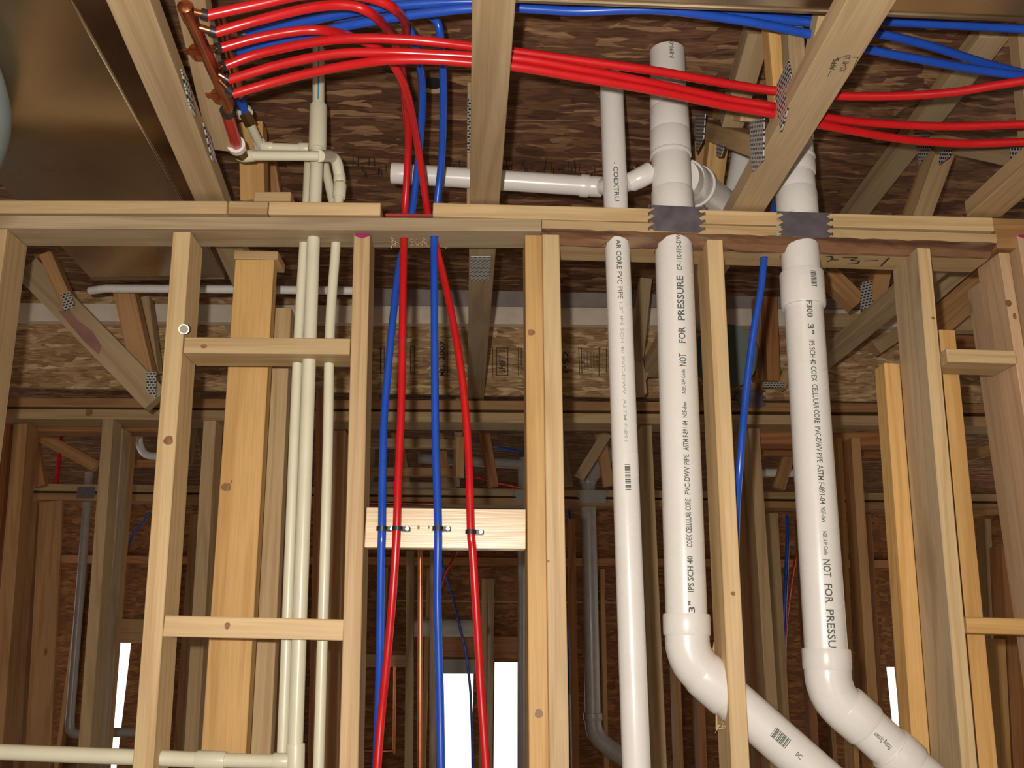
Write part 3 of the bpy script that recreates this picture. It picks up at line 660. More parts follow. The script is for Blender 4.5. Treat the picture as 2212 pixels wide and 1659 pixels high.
# copper manifolds
mf = thing('manifold', 'copper manifold with six red tubes fixed to the truss chord', 'manifold', PZ(445, 110, 0.96))
m0, m1 = PZ(399, 13, 0.925), PZ(494, 226, 0.925)
tube('manifold_body', [m0-(m1-m0).normalized()*0.004, m0, m0+(m1-m0)*0.12, m0+(m1-m0)*0.13, m1], [0.006, 0.0118, 0.0118, 0.0105, 0.0105], M['copper'], mf, seg=24, smoothpath=False)
tube('black_ring', [PZ(489, 237, 0.935), PZ(493, 246, 0.935)], 0.0125, M['black'], mf, seg=20)
tube('neck', [m1, PZ(491, 241, 0.935)], 0.0088, M['copper'], mf, seg=20)
for (x, y), T in zip(((448,33), (466,70), (475,104), (484,143), (493,173), (503,202)), (tC_, tA, tB, t4, t5, t6)):
    e = T.matrix_world.translation.copy(); q = m0+(m1-m0)*max(0.02, min(0.98, (e-m0).dot((m1-m0).normalized())/(m1-m0).length - 0.05))
    tube('port', [q, q+(e-q)*0.72, e], 0.0056, M['copper'], mf, seg=14, smoothpath=False)
    tube('crimp_ring', [q+(e-q)*0.70, e], 0.0086, M['black'], mf, seg=16)
for (x, y) in ((426, 112), (472, 207)):
    c = PZ(x, y, 0.925); dr = (m1-m0).normalized()
    tube('pipe_strap', [c-dr*0.006, c+dr*0.006], 0.0128, M['copper'], mf, seg=20)
    o = link('strap_ear', boxbm(-0.022, 0.004, -0.006, 0.006, -0.001, 0.002, 0.0005), M['copper'], Matrix.Translation(c) @ Matrix.Rotation(math.atan2(dr.y, dr.x)-math.pi/2, 4, 'Z'), mf)
mf2 = thing('manifold', 'second copper manifold behind the red tubes feeding the blue tubes', 'manifold', PZ(520, 130, 1.0))
k0, k1 = PZ(478, 30, 1.06), PZ(516, 205, 1.03)
tube('manifold_body', [k0, k1], 0.010, M['copper'], mf2, seg=20)
for T, (x, y) in ((bA, (515,112)), (bB, (530,73)), (bC, (560,48))):
    e = T.matrix_world.translation.copy(); q = k0+(k1-k0)*max(0.05, min(0.95, (e-k0).dot((k1-k0).normalized())/(k1-k0).length))
    tube('port', [q, e], 0.0056, M['copper'], mf2, seg=12); tube('crimp_ring', [q+(e-q)*0.6, e], 0.0086, M['black'], mf2, seg=14)

# ================================================================== steel straps on the plate
def jag(label, x0, x1, yt0, yt1, yb0, yb1, YJ=None, n=7, tooth=13, mat='strap'):
    pts = []; YJ = YJ or YW-0.002
    for k in range(n+1):                       # left edge, downwards
        t = k/n; pts.append((x0 + (0 if k % 2 == 0 else tooth), yt0+(yb0-yt0)*t))
    for k in range(n, -1, -1):
        t = k/n; pts.append((x1 - (0 if k % 2 == 0 else tooth), yt1+(yb1-yt1)*t))
    P = [PY(x, y, YJ) for x, y in pts]
    O = P[0]; bm = bmesh.new(); vs = [bm.verts.new(p-O) for p in P]; f = bm.faces.new(vs)
    ex = bmesh.ops.extrude_face_region(bm, geom=[f])
    for v in ex['geom']:
        if isinstance(v, bmesh.types.BMVert): v.co.y += 0.0017
    bmesh.ops.recalc_face_normals(bm, faces=bm.faces[:])
    r = thing('plate_strap', label, 'strap', O)
    link('strap_plate', bm, M[mat], Matrix.Translation(O), r)
    for k in range(n):                         # bent bright teeth
        for xx, sgn in ((x0+3, 1), (x1-3, -1)):
            t = (k+0.5)/n; y = yt0+(yb0-yt0)*t
            if k % 2: continue
            c = PY(xx, y, YJ-0.002); b2_ = bmesh.new()
            w2 = wpx(c, 5*tooth/13)
            q = [b2_.verts.new(v) for v in ((-sgn*w2, 0, w2*0.9), (sgn*w2, -0.004, 0.0), (-sgn*w2, 0, -w2*0.9), (-sgn*w2*0.4, 0.003, 0))]
            for f in ((0,1,2), (0,3,1), (1,3,2), (0,2,3)): b2_.faces.new([q[i] for i in f])
            link('strap_tooth', b2_, M['steel'], Matrix.Translation(c), r)
    return r
jag('grey jagged steel strap on the plate over the lettered thick pipe', 1402, 1522, 442, 448, 498, 503)
jag('grey jagged steel strap on the plate over the collared pipe', 1680, 1798, 456, 460, 510, 514)
# handwriting on the underside of the bark edged plate
zb = b2b.z - hh*0.98
hb = lambda x, y: PZ(x, y, (b2a.z-hh) - 1.5725 + (PZ(x, y, b2a.z-hh-1.57).x-b2a.x)/(b2b.x-b2a.x)*(b2b.z-b2a.z))
strokes(b2, [[(1785,554), (1796,553), (1799,559), (1788,565)], [(1800,561), (1810,561)], [(1822,556), (1852,556), (1838,561), (1856,564), (1852,569), (1832,570)], [(1868,563), (1896,562)], [(1920,557), (1903,574)]], hb, 0.0042, 'inkb', -ZA)
# real holes where the pipes and tubes go through
def seg(a, b, ex=0.15): d = (b-a).normalized()*ex; return a-d, b+d
pipes_hi = [(A, B, RP*1.16), (A2, B2, RP*1.16), (A3, B3, 0.0275)]
bore(b2, [pipes_hi[0][:2]+(RP*1.05,), pipes_hi[1][:2]+(RP*1.05,), pipes_hi[2]])
bore(a4, [pipes_hi[0], pipes_hi[1], pipes_hi[2]])
bore(plate_l, [(PY(681, 430, Ycm), PY(676, 560, Ycm), RC+0.0006), (PY(664, 440, YW+0.075), PY(656, 560, YW+0.07), RS+0.0006), (PY(731, 440, YW+0.07), PY(724, 560, YW+0.07), RS+0.0006)])
zp = PY(900, 484, YW).z
for T in (tA, tB, bD, bE): bore_along(plate_l, T, zp-0.07, zp+0.07)
bore_along(a4, tB, zp-0.03, zp+0.11); bore_along(a4, bE, zp-0.03, zp+0.11); bore_along(a4, bF, zp-0.03, zp+0.14); bore_along(b2, bF, zp-0.12, zp+0.08)
bore(a3, [(PY(684, 400, Ycm), PY(679, 500, Ycm), RC+0.0006), (PY(664, 400, YW+0.085), PY(661, 500, YW+0.073), RS*1.1), (PY(734, 402, YW+0.07), PY(728, 500, YW+0.07), RS*1.45)])
for blk, y0, y1 in ((bl1, 700, 800), (bl2, 1310, 1410)):
    def xx(tab, y):
        for (ya, xa), (yb, xb) in zip(tab, tab[1:]):
            if ya <= y <= yb: return xa+(xb-xa)*(y-ya)/(yb-ya)
    tm = [(500, 678), (1612, 638)]; tl = [(545, 656), (720, 645.5), (1040, 632), (1632, 610)]; trr = [(545, 724.5), (720, 712.5), (1040, 706.5), (1900, 681)]
    bore(blk, [(PY(xx(tm, y0), y0, Ycm), PY(xx(tm, y1), y1, Ycm), RC+0.0006), (PY(xx(tl, y0), y0, YW+0.07), PY(xx(tl, y1), y1, YW+0.07), RS+0.001), (PY(xx(trr, y0), y0, YW+0.07), PY(xx(trr, y1), y1, YW+0.07), RS+0.001)])
bore(s2, [(PY(200, 1632, Ycm), PY(420, 1640.7, Ycm), 0.0145)])
bore(s2, [(PY(397, 711, YW-0.02), PY(397, 711, YW-0.02)+(PY(404, 712, YW+0.12)-PY(397, 711, YW-0.004))*1.2, 0.0112)])
bore(s1, [(PY(-300, 1613, Ycm), PY(-20, 1624, Ycm), 0.0145)])
bore(s5, [seg(low[0]+(low[1]-low[0])*0.2, low[0]+(low[1]-low[0])*0.6) + (RP*1.12,)])

# ================================================================== sheet metal ducts
def quadbox(name, P, thick, mat, parent=None):
    """P: four corners of the underside; thick upwards"""
    O = P[0]; bm = bmesh.new(); lo = [bm.verts.new(p-O) for p in P]; hi = [bm.verts.new(p-O+ZA*thick) for p in P]
    bm.faces.new(lo); bm.faces.new(hi[::-1])
    for k in range(4): bm.faces.new((lo[k], hi[k], hi[(k+1) % 4], lo[(k+1) % 4]))
    bmesh.ops.recalc_face_normals(bm, faces=bm.faces[:]); bmesh.ops.bevel(bm, geom=bm.edges[:], offset=0.002, segments=1, affect='EDGES')
    o = link(name, bm, mat, Matrix.Translation(O), parent); WM[o.name] = Matrix.Translation(O); return o
hd = 0.98
fr_, fl_ = PZ(486, 600, hd), PZ(196, 602, hd)
nr = PZ(155, 0, hd); dirv = (nr-fr_)
nr = fr_ + dirv*1.5; nl = fl_ + dirv*1.5 - Vector((0.02, 0, 0))
dk = thing('duct', 'brownish sheet metal duct under the ceiling in the upper corner', 'duct', (fr_+nl)/2)
quadbox('duct_body', [fr_, nr, nl, fl_], 0.26, M['duct'], dk)
e_ = (nr-fr_).normalized()
tube('seam', [fr_+e_*0.01-ZA*0.001, nr-ZA*0.001], 0.003, M['duct'], dk, seg=8)
tube('seam', [fr_-ZA*0.001, fl_-ZA*0.001], 0.004, M['duct'], dk, seg=8)
fx = [PZ(-120, -60, .93), PZ(-70, 100, .93), PZ(-36, 190, .925), PZ(-22, 260, .92), PZ(-34, 330, .92), PZ(-70, 400, .93)]  # pale bluish rounded tube below the duct
tube('pale_bulge', fx, [0.03, 0.034, 0.036, 0.034, 0.028] if False else 0.036, M['bluish'], None, 'pale bluish form bulging below the sheet metal duct', 'duct', seg=24)
q0, q1 = PZ(1090, -2, .985), PZ(2300, 44, .985)
dk2 = thing('duct', 'sheet metal duct crossing above the blue tubes at the top edge', 'duct', (q0+q1)/2)
quadbox('duct_body', [q0, q1, q1-YA*0.4, q0-YA*0.4], 0.2, M['duct'], dk2)
tube('seam', [q0-ZA*0.001, q1-ZA*0.001], 0.004, M['duct'], dk2, seg=8)

# ================================================================== floor trusses
CH, CW = 0.038, 0.064
def chord(tr, p, q, h=0.905, mat='truss', name='bottom_chord', wd=CW, ex0=0.0, ex1=0.0):
    a, b = PZ(p[0], p[1], h), PZ(q[0], q[1], h); d = (b-a).normalized()
    return bar(name, a-d*ex0, b+d*ex1, wd, CH, ZA, W[mat], tr)
def webX(tr, X, p, q, wpix, mat='truss', d=0.064, name='web'):
    a, b = PX(p[0], p[1], X), PX(q[0], q[1], X); zl = 1.57+0.946
    if a.z > b.z and b.z < zl: b = a+(b-a)*((a.z-zl)/(a.z-b.z))
    return bar(name, a, b, 0.5*(wpx(a, wpix)+wpx(b, wpix)), d, XA if X > 0 else -XA, W[mat], tr)
def webY(tr, Y, p, q, wpix, mat='truss', d=0.05, name='web'):
    a, b = PY(p[0], p[1], Y), PY(q[0], q[1], Y)
    return bar(name, a, b, 0.5*(wpx(a, wpix)+wpx(b, wpix)), d, YA, W[mat], tr)
GT = 'floor trusses under the ceiling'
T1 = thing('floor_truss', 'truss beside the sheet metal duct carrying the copper manifold', 'truss', PZ(455, 430, 0.905), GT)
chord(T1, (275, 0), (452, 432), ex0=0.35, ex1=0.9)
a, b = PZ(401, -40, .952), PZ(478, 326, .952)
bar('mounting_block', a, b, wpx(b, 50), 0.038, ZA, W['truss'], T1)
def sidepl(tr, *pp, Y=None): return nailplate(tr, [PZ(x, y, h) for x, y, h in pp])
webY(T1, 1.97, (541, 262), (545, 430), 52, 'gold')
webY(T1, 2.3, (566, 250), (600, 470), 26, 'brown')
nailplate(T1, PXs(PZ(395, 170, .92).x+0.005, (388, 150), (402, 170), (419, 250), (408, 235)))
nailplate(T1, PXs(PZ(450, 310, .92).x+0.005, (436, 265), (449, 290), (466, 352), (455, 345)))
T2 = thing('floor_truss', 'truss whose chord crosses between the blue tubes and the thin white pipe', 'truss', PZ(1052, 430, 0.905), GT)
chord(T2, (1067, 0), (1027, 868), ex0=0.35)
webY(T2, 1.95, (1018, -20), (1016, 440), 15, 'truss', 0.06)
nailplate(T2, PYs(1.948, (1010, 215), (1019, 215), (1018, 330), (1009, 330)))
a = PZ(1045, 600, .904); nailplate(T2, [PZ(1017, 552, .904), PZ(1060, 552, .904), PZ(1056, 604, .904), PZ(1014, 604, .904)])
T3 = thing('floor_truss', 'truss with the stamped slanting chord before the collared pipe', 'truss', PZ(1620, 450, 0.905), GT)
c3 = chord(T3, (1884, 0), (1618, 452), wd=0.073, ex0=0.35, ex1=1.3)
X3 = 0.545
webX(T3, X3, (1690, 10), (1708, 310), 44, 'truss', 0.03)
webX(T3, X3+0.005, (1650, 40), (1676, 335), 44, 'gold', 0.03)
webX(T3, X3+0.01, (1612, 60), (1556, 262), 46, 'truss', 0.05)
webX(T3, X3+0.03, (1772, -20), (1718, 240), 40, 'light', 0.02)
webX(T3, X3+0.02, (1500, 276), (1628, 318), 40, 'tan', 0.05)
webX(T3, X3+0.03, (1540, 242), (1600, 246), 30, 'tan', 0.05)
webX(T3, X3+0.03, (1531, 280), (1512, 440), 40, 'gold', 0.05)
webX(T3, X3+0.04, (1498, 250), (1500, 420), 22, 'brown', 0.04)
nailplate(T3, PXs(X3-0.006, (1676, 195), (1706, 130), (1718, 195), (1690, 285)))
nailplate(T3, PXs(X3-0.006, (1622, 262), (1654, 256), (1652, 345), (1628, 372)))
nailplate(T3, PXs(X3-0.006, (1505, 246), (1526, 246), (1522, 300), (1506, 332)))
nailplate(T3, PXs(X3-0.006, (1552, 308), (1568, 314), (1560, 338), (1550, 338)))
zc = .9045
for txt, px, py, s in (('AFPS-', 1802, 138, 44), ('KD-HT', 1824, 143, 36), ('2x3', 1830, 124, 16)):
    Pc = PZ(px, py, zc); e1 = (PZ(px+12, py-26, zc)-Pc).normalized(); e2 = (PZ(px-13, py-10, zc)-Pc); e2 = (e2-e1*e2.dot(e1)).normalized()
    decal(c3, txt, Pc, e1, e2, 'inkb', wpx(Pc, s), wpx(Pc, 13), 'grade_stamp')
strokes(c3, [[(1788,165), (1806,128), (1822,122)], [(1854,122), (1838,160)], [(1822,122), (1854,124)]], lambda x, y: PZ(x, y, zc), 0.001, 'inkb', -ZA, 'grade_stamp_border')
T4 = thing('floor_truss', 'truss farthest from the duct, behind the red and blue tubes', 'truss', PZ(2180, 440, 0.905), GT)
chord(T4, (2196, 408), (2124, 470), wd=0.075, ex0=0.3, ex1=0.0, mat='tan')
chord(T4, (1942, 655), (1780, 790), wd=0.064, ex0=0.35, ex1=0.2)
X4 = 1.13
chord(T4, (2150, 80), (1845, 475), 1.29, name='top_chord', wd=0.068, ex1=0.5)
webX(T4, 1.13, (2012, 325), (1958, 480), 42, 'tan', 0.05)
webX(T4, 1.15, (1995, 345), (1948, 480), 22, 'brown', 0.04)
webX(T4, 1.13, (2000, 303), (2212, 345), 38, 'truss', 0.05)
webX(T4, 1.14, (2186, 50), (2212, 330), 36, 'truss', 0.05)
nailplate(T4, PXs(1.12, (1975, 278), (2006, 276), (2012, 322), (1988, 356)))
nailplate(T4, PXs(1.12, (2034, 322), (2058, 322), (2052, 340), (2030, 356)))
nailplate(T4, PXs(1.12, (2184, 318), (2225, 318), (2225, 392), (2188, 392)))
webY(T4, 2.55, (1790, 586), (1858, 652), 40, 'brown')
webY(T4, 2.5, (1914, 560), (1890, 672), 36, 'brown')
webY(T4, 3.1, (1772, 690), (1862, 692), 30, 'tan')
webY(T4, 3.0, (1985, 690), (1895, 752), 26, 'tan')
nailplate(T4, PYs(2.49, (1858, 612), (1882, 606), (1886, 664), (1858, 672)))
T5 = thing('floor_truss', 'truss glimpsed between the studs by the knotty end studs', 'truss', PY(2060, 620, 2.5), GT)
webY(T5, 2.5, (2010, 640), (2092, 570), 36, 'truss'); webY(T5, 2.7, (2005, 715), (2140, 598), 62, 'brown'); webY(T5, 3.0, (2050, 698), (2150, 698), 30, 'tan'); webY(T5, 3.3, (2040, 735), (2150, 738), 26, 'red')
nailplate(T5, PYs(2.48, (2018, 574), (2062, 574), (2018, 606)))
T0 = thing('floor_truss', 'dim truss with pink stains beyond the opening under the duct', 'truss', PY(165, 700, 2.6), GT)
webY(T0, 2.6, (55, 575), (335, 862), 58, 'truss', 0.04); webY(T0, 2.58, (96, 545), (146, 660), 26, 'brown'); webY(T0, 2.7, (265, 622), (318, 858), 44, 'brown')
nailplate(T0, PYs(2.56, (132, 636), (152, 630), (162, 662), (140, 672)))
nailplate(T0, PYs(2.56, (318, 805), (338, 805), (338, 862), (316, 845)))
_pm = PYs(2.598, (126, 672), (150, 668), (166, 690), (200, 716), (220, 748), (214, 766), (186, 742), (160, 712))
_b = bmesh.new(); _b.faces.new([_b.verts.new(q-_pm[0]) for q in _pm]); link('paint_mark', _b, M['stain'], Matrix.Translation(_pm[0]), T0)
webY(T0, 3.0, (310, 640), (330, 800), 22, 'tan')
# the pipe and boards seen under the plates
tube('water_pipe', [PY(196, 628, 2.62), PY(230, 623, 2.58), PY(500, 625, 2.5), PY(764, 628, 2.5)], 0.0125, M['pvc'], None, 'level white pipe just under the end of the duct', 'pipe', seg=20, smoothpath=False)

# ================================================================== second wall and what stands on it
Y2 = 3.38
G2 = 'studs of the second wall'
rim = thing('rim_board', 'oriented strand board band with stamped boxes above the second wall', 'board', PY(1106, 800, Y2))
ra, rb = PY(-250, 785, Y2+0.04), PY(2450, 800, Y2+0.04)
zt, zb = ZC-0.001, PY(1106, 855, Y2+0.04).z
pnl = slab('panel', ra.x, rb.x, Y2+0.04, Y2+0.06, zb, zt, OSB_R, None); adopt(pnl, rim, pnl.matrix_basis.copy())
yf = Y2+0.0395
def box_stamp(x0, y0, x1, y1, w=0.003): strokes(pnl, [[(x0,y0), (x1,y0), (x1,y1), (x0,y1), (x0,y0)]], lambda x, y: PY(x, y, yf), w, 'inkb', -YA, 'stamped_box')
def vtext(s, px, y0, y1, hpx): P = PY(px, (y0+y1)/2, yf-0.0008); decal(pnl, s, P, ZA, -XA, 'inkb', abs(wpx(P, y0-y1)), wpx(P, hpx))
box_stamp(1073, 752, 1097, 811); vtext('SHIFT 1', 1085, 806, 756, 13)
strokes(pnl, [[(1064,750), (1064,810)], [(1120,750), (1120,812)], [(1126,752), (1126,790)]], lambda x, y: PY(x, y, yf), 0.003, 'inkb', -YA, 'stamped_lines')
box_stamp(822, 750, 830, 806); box_stamp(887, 748, 896, 808)
vtext('2007', 955, 780, 735, 12); vtext('MILL', 955, 812, 786, 11); vtext('PS2', 1222, 806, 756, 12)
strokes(pnl, [[(966,740), (966,815)], [(1250,750), (1252,810)], [(1256,752), (1257,806)], [(1294,752), (1294,812)], [(1310,752), (1310,805)]], lambda x, y: PY(x, y, yf), 0.003, 'inkb', -YA, 'stamped_lines')
for k, xx_ in enumerate(range(1262, 1294, 7)): vtext('SHEATHING'[k:]+' SPAN', xx_, 800-k*2, 756+k*2, 4)
flat('cream board along the top of the strand board band', (-150, 672), (2400, 690), 40, Y2-0.01, M['pale_board'], 0.038, name='ledger_board')
flat('grey sheet strip under the ceiling above the cream board', (775, 638), (2400, 650), 44, Y2-0.05, M['band'], 0.004, name='cover_strip')
flat('upper plate of the second wall', (-150, 867), (2400, 884), 20, Y2, 'brown', 0.14, group='plates of the second wall')
pl2 = flat('lower plate of the second wall over its studs', (-150, 892), (2400, 912), 22, Y2, 'tan', 0.14, group='plates of the second wall')
flat('brown header board under the second wall plates beside the capped pipe stud', (-40, 920), (345, 922), 22, Y2+0.145, 'red', name='header_board')
flat('brown header board behind the single slanting blue tube', (1600, 942), (1960, 946), 34, Y2+0.145, 'red', name='header_board')
S2T = [
 ('brown stud at the outer end of the second wall', (30, 58, 915), (8, 38, 1180), Y2, 'brown'),
 ('thin dark stud just outside the outer brown stud', (-4, 22, 915), (-30, -2, 1180), Y2+0.1, 'red'),
 ('golden brown stud of a pair seen beside the grey pipe', (222, 244, 905), (168, 194, 1620), Y2, 'tan'),
 ('duller stud of the pair seen beside the grey pipe', (248, 266, 925), (197, 214, 1600), Y2+0.095, 'grey'),
 ('second duller stud behind the golden brown stud', (264, 278, 930), (210, 224, 1600), Y2+0.19, 'brown'),
 ('narrow stud between the heart knotted stud and the wide golden stud', (442, 464, 908), (394, 428, 1640), Y2-0.3, 'tan'),
 ('thin brown stud behind the thick and slim cream pipes', (618, 634, 840), (584, 604, 1659), 2.5, 'brown'),
 ('thin brown stud showing between two cream pipes', (684, 696, 842), (664, 680, 1659), 2.9, 'red'),
 ('dim stud between the last cream pipe and the magenta topped stud', (722, 745, 930), (700, 730, 1659), Y2, 'brown'),
 ('tan stud between the thin white pipe and the lettered thick pipe', (1387, 1407, 918), (1416, 1442, 1659), Y2, 'tan'),
 ('dark side stud beside that tan stud by the lettered thick pipe', (1372, 1386, 918), (1396, 1412, 1659), Y2+0.1, 'brown'),
 ('tan stud behind the slanting blue tube', (1619, 1639, 925), (1662, 1691, 1659), Y2, 'tan'),
 ('brown stud between the pale stud and the slanting blue tube', (1600, 1618, 940), (1632, 1655, 1659), Y2+0.1, 'brown'),
 ('narrow yellowish stud close beside the collared pipe', (1809, 1818, 945), (1846, 1858, 1659), Y2+0.05, 'gold'),
 ('brown stud in the gap beyond the collared pipe', (1840, 1857, 945), (1883, 1908, 1659), Y2, 'brown'),
 ('thin grey stud edge close to the golden shorter stud', (1894, 1908, 800), (1952, 1968, 1659), 2.6, 'grey'),
 ('stud seen under the lower end block', (2155, 2172, 1380), (2166, 2186, 1659), Y2, 'gold'),
 ('brown wide stud seen between the two end blocks', (2164, 2196, 1180), (2172, 2206, 1340), Y2, 'red'),
]
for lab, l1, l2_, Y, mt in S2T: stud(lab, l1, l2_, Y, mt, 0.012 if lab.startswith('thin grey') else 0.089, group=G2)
gw = stud('wide golden board standing behind the cross blocks', (509, 591, 560), (432, 529, 1659), 1.95, 'gold', 0.038, group=None, name='wide_post', cat='post')
knot(gw, 489, 1052, 1.95, 11, 10)
flat('short plate end on top of the wide golden board', (505, 549), (600, 551), 20, 1.95, 'tan', 0.08, name='plate_board')
stud('second board behind the wide golden board', (586, 628, 664), (532, 583, 1659), 2.06, 'tan', 0.038, name='wide_post', cat='post')
# glimpsed round duct outlet
tube('duct_collar', [PY(1566, 770, 3.0), PY(1566, 770, 3.25)], 0.115, plain('green_duct', (0.03, 0.05, 0.035), 0.5), None, 'dark green round duct end behind the pale stud', 'duct', seg=36)
webs = thing('floor_truss', 'truss webs standing on the second wall between the white pipes', 'truss', PY(1660, 830, 3.2), GT)
webY(webs, 3.2, (1665, 640), (1672, 822), 28, 'red'); webY(webs, 3.25, (1640, 640), (1642, 820), 18, 'brown'); webY(webs, 3.2, (1702, 800), (1688, 836), 20, 'tan')
nailplate(webs, PYs(3.18, (1648, 826), (1694, 826), (1694, 838), (1648, 838)))
webY(webs, 2.9, (1396, 600), (1378, 770), 26, 'truss'); webY(webs, 2.95, (1376, 760), (1386, 850), 24, 'truss'); webY(webs, 3.0, (1412, 740), (1376, 840), 24, 'brown')

jag('grey jagged strap on the second wall plate behind the slanting blue tube', 1588, 1654, 842, 843, 880, 881, Y2-0.0025, 5, 8, 'strap')
# ================================================================== third wall and the rooms beyond
Y3 = 5.4
G3 = 'studs of the third wall'
w3a = flat('upper plate of the third wall', (-300, 1048), (2600, 1080), 15, Y3, 'tan', 0.14, group='plates of the third wall')
w3b = flat('lower plate of the third wall', (-300, 1068), (2600, 1100), 15, Y3, 'brown', 0.14, group='plates of the third wall')
w3c = flat('dull board under the third wall plates', (-300, 1092), (2600, 1122), 14, Y3+0.05, 'red', 0.10, name='header_board')
S3T = [
 ('narrow stud at the edge of the brown plank panel', (66, 80, 1085), (36, 52, 1500), 'brown'),
 ('tan stud behind the red and straight blue tubes', (879, 893, 1190), (873, 891, 1659), 'tan'),
 ('thin stud hidden mostly by the straight blue tube', (930, 940, 1190), (925, 943, 1659), 'grey'),
 ('dark stud past the doubled stud, before the grey vent pipe', (1228, 1242, 1120), (1236, 1252, 1659), 'red'),
 ('brown stud low behind the elbow of the lettered pipe', (1443, 1457, 1120), (1460, 1478, 1659), 'brown'),
 ('dull stud just right under the elbow of the lettered pipe', (1492, 1508, 1120), (1510, 1528, 1659), 'red'),
 ('stud with a rounded top behind the slanting blue tube', (1662, 1680, 1108), (1690, 1712, 1659), 'tan'),
 ('brown stud low beside the collared pipe elbow', (1726, 1740, 1120), (1756, 1772, 1659), 'red'),
 ('reddish stud between the yellowish stud and the white slit', (1868, 1882, 1110), (1900, 1916, 1659), 'red'),
 ('thin stud just past the white slit', (1950, 1960, 1110), (1963, 1973, 1659), 'brown'),
 ('thin stud seen low past the broad greyed stud', (2126, 2140, 1120), (2146, 2160, 1500), 'tan'),
 ('dark stud behind the heart knotted stud', (372, 386, 1110), (336, 350, 1659), 'red'),
 ('brown stud behind the narrow stud by the golden board', (412, 426, 1110), (372, 390, 1659), 'brown'),
 ('dim stud left of the magenta topped stud by the cream pipe', (700, 712, 1110), (688, 700, 1659), 'red'),
]
for lab, l1, l2_, mt in S3T:
    lab = lab.replace('just right under', 'second along under').replace('left of', 'close before')
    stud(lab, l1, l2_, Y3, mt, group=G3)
vstud('first of a joined pair of studs between the two white openings', 1041, 1054, 1250, Y3, mat='brown', group=G3)
vstud('second of a joined pair of studs between the two white openings', 1055, 1068, 1250, Y3, mat='grey', group=G3)
pk = stud('brown plank panel behind the grey pipe at the third wall', (82, 139, 1082), (58, 103, 1659), Y3-0.02, 'brown', 0.02, name='plank_panel', cat='panel')
# the trusses between the second and third walls: level and slanting members, hung from the sheathing above
T6 = thing('floor_truss', 'dark trusses over the room beyond the second wall', 'truss', PY(1106, 980, 4.5), GT)
def dim(p1, p2, h, Y, mt, d=0.04):
    a, b = PY(*p1, Y), PY(*p2, Y); o = bar('chord', a, b, wpx(a, h), d, YA, W[mt], T6)
    for q in (a, b): bar('hanger', q+YA*(d+0.001), Vector((q.x, q.y+d+0.001, ZC-0.001)), 0.038, 0.03, YA, W['truss'], T6)
dim((800, 956), (990, 958), 20, 4.3, 'tan'); dim((796, 1018), (988, 1019), 18, 4.7, 'brown'); dim((796, 1046), (985, 1048), 12, 4.9, 'grey')
stud(None, (986, 1002, 943), (986, 1002, 1030), 4.25, 'gold', 0.04, floor=False, name='web', parent=T6)
bar('web', PY(1312, 935, 4.5), PY(1252, 1030, 4.5), wpx(PY(1280, 980, 4.5), 22), 0.04, YA, W['tan'], T6)
bar('web', PY(75, 935, 4.6), PY(205, 1006, 4.6), wpx(PY(140, 970, 4.6), 24), 0.04, YA, W['brown'], T6)
bar('web', PY(1706, 980, 4.6), PY(1684, 1055, 4.6), wpx(PY(1695, 1020, 4.6), 24), 0.04, YA, W['brown'], T6)
dim((280, 1000), (400, 1001), 14, 4.6, 'red'); dim((1640, 970), (1900, 975), 24, 4.4, 'red'); dim((1830, 962), (1915, 940), 24, 4.5, 'brown')
dim((2080, 915), (2180, 920), 20, Y2+0.2, 'red'); dim((2090, 985), (2180, 960), 22, 4.2, 'brown'); dim((2100, 1108), (2200, 1100), 12, 5.0, 'brown')
for q in ((850, 990), (940, 1000), (1040, 985), (1200, 985), (1290, 990), (1750, 1000), (430, 1000), (600, 1000), (60, 1000)):
    bar('web', PY(q[0], 900, 5.0), PY(q[0]+26, 1050, 5.0), 0.06, 0.04, YA, W[random.choice(('brown', 'red', 'truss'))], T6)
tube('vent_pipe', [PY(905, 990, Y3-0.1), PY(1134, 1003, Y3+0.07)], 0.031, M['pvcg'], None, 'small grey pipe lying level behind the bowed red tube', 'pipe', seg=20)
tube('copper_tube', [PY(796, 1087, Y3-0.013), PY(940, 1089, Y3-0.013)], 0.012, M['copper'], None, 'thin level tube under the third wall plate', 'tube', seg=14)
pex([PY(1026, 1030, Y3-0.02), PY(1060, 1040, Y3-0.02), PY(1125, 1054, Y3-0.015)], 'red', 'thin dim red tube above the third wall plate', None)
pex([PY(1040, 966, Y3+0.02), PY(1080, 968, Y3+0.02), PY(1130, 976, Y3+0.07)], 'blue', 'thin dim blue tube above the small grey pipe', None)
gv = thing('vent_pipe', 'dull grey vent pipe standing behind the thin white pipe', 'pipe', (PY(1280, 1540, Y3).x, Y3+0.07, 0.6))
YG = Y3+0.07
gA, gB = PY(1270, 1030, YG), PY(1281, 1550, YG)
rg = wpx(gA, 16.0)
gp = tube('pipe', [gA, gA.lerp(gB, .04), gA.lerp(gB, .08), gA.lerp(gB, .14), gA.lerp(gB, .2), gB], rg, M['pvcg'], gv, seg=24, smoothpath=False)
tube('elbow', [gB, PY(1284, 1578, YG), PY(1300, 1602, YG), PY(1345, 1636, YG), PY(1398, 1668, YG)], rg*1.05, M['pvcg'], gv, seg=24)
hubs(gv, gA, gB, rg, [(along(gA, gB, 1280, 1540), along(gA, gB, 1281, 1556), 1.2), (along(gA, gB, 1270, 1030), along(gA, gB, 1270, 1046), 1.12)], mat='pvcg')
tube('side_branch', [PY(1274, 1036, YG), PY(1296, 1004, YG-0.05), PY(1322, 972, YG-0.1)], rg*0.95, M['pvcg'], gv, seg=24)
jag('grey strap across the grey vent pipe at the third wall', 1246, 1314, 1060, 1061, 1086, 1087, Y3-0.0025, 5, 7, 'frame')
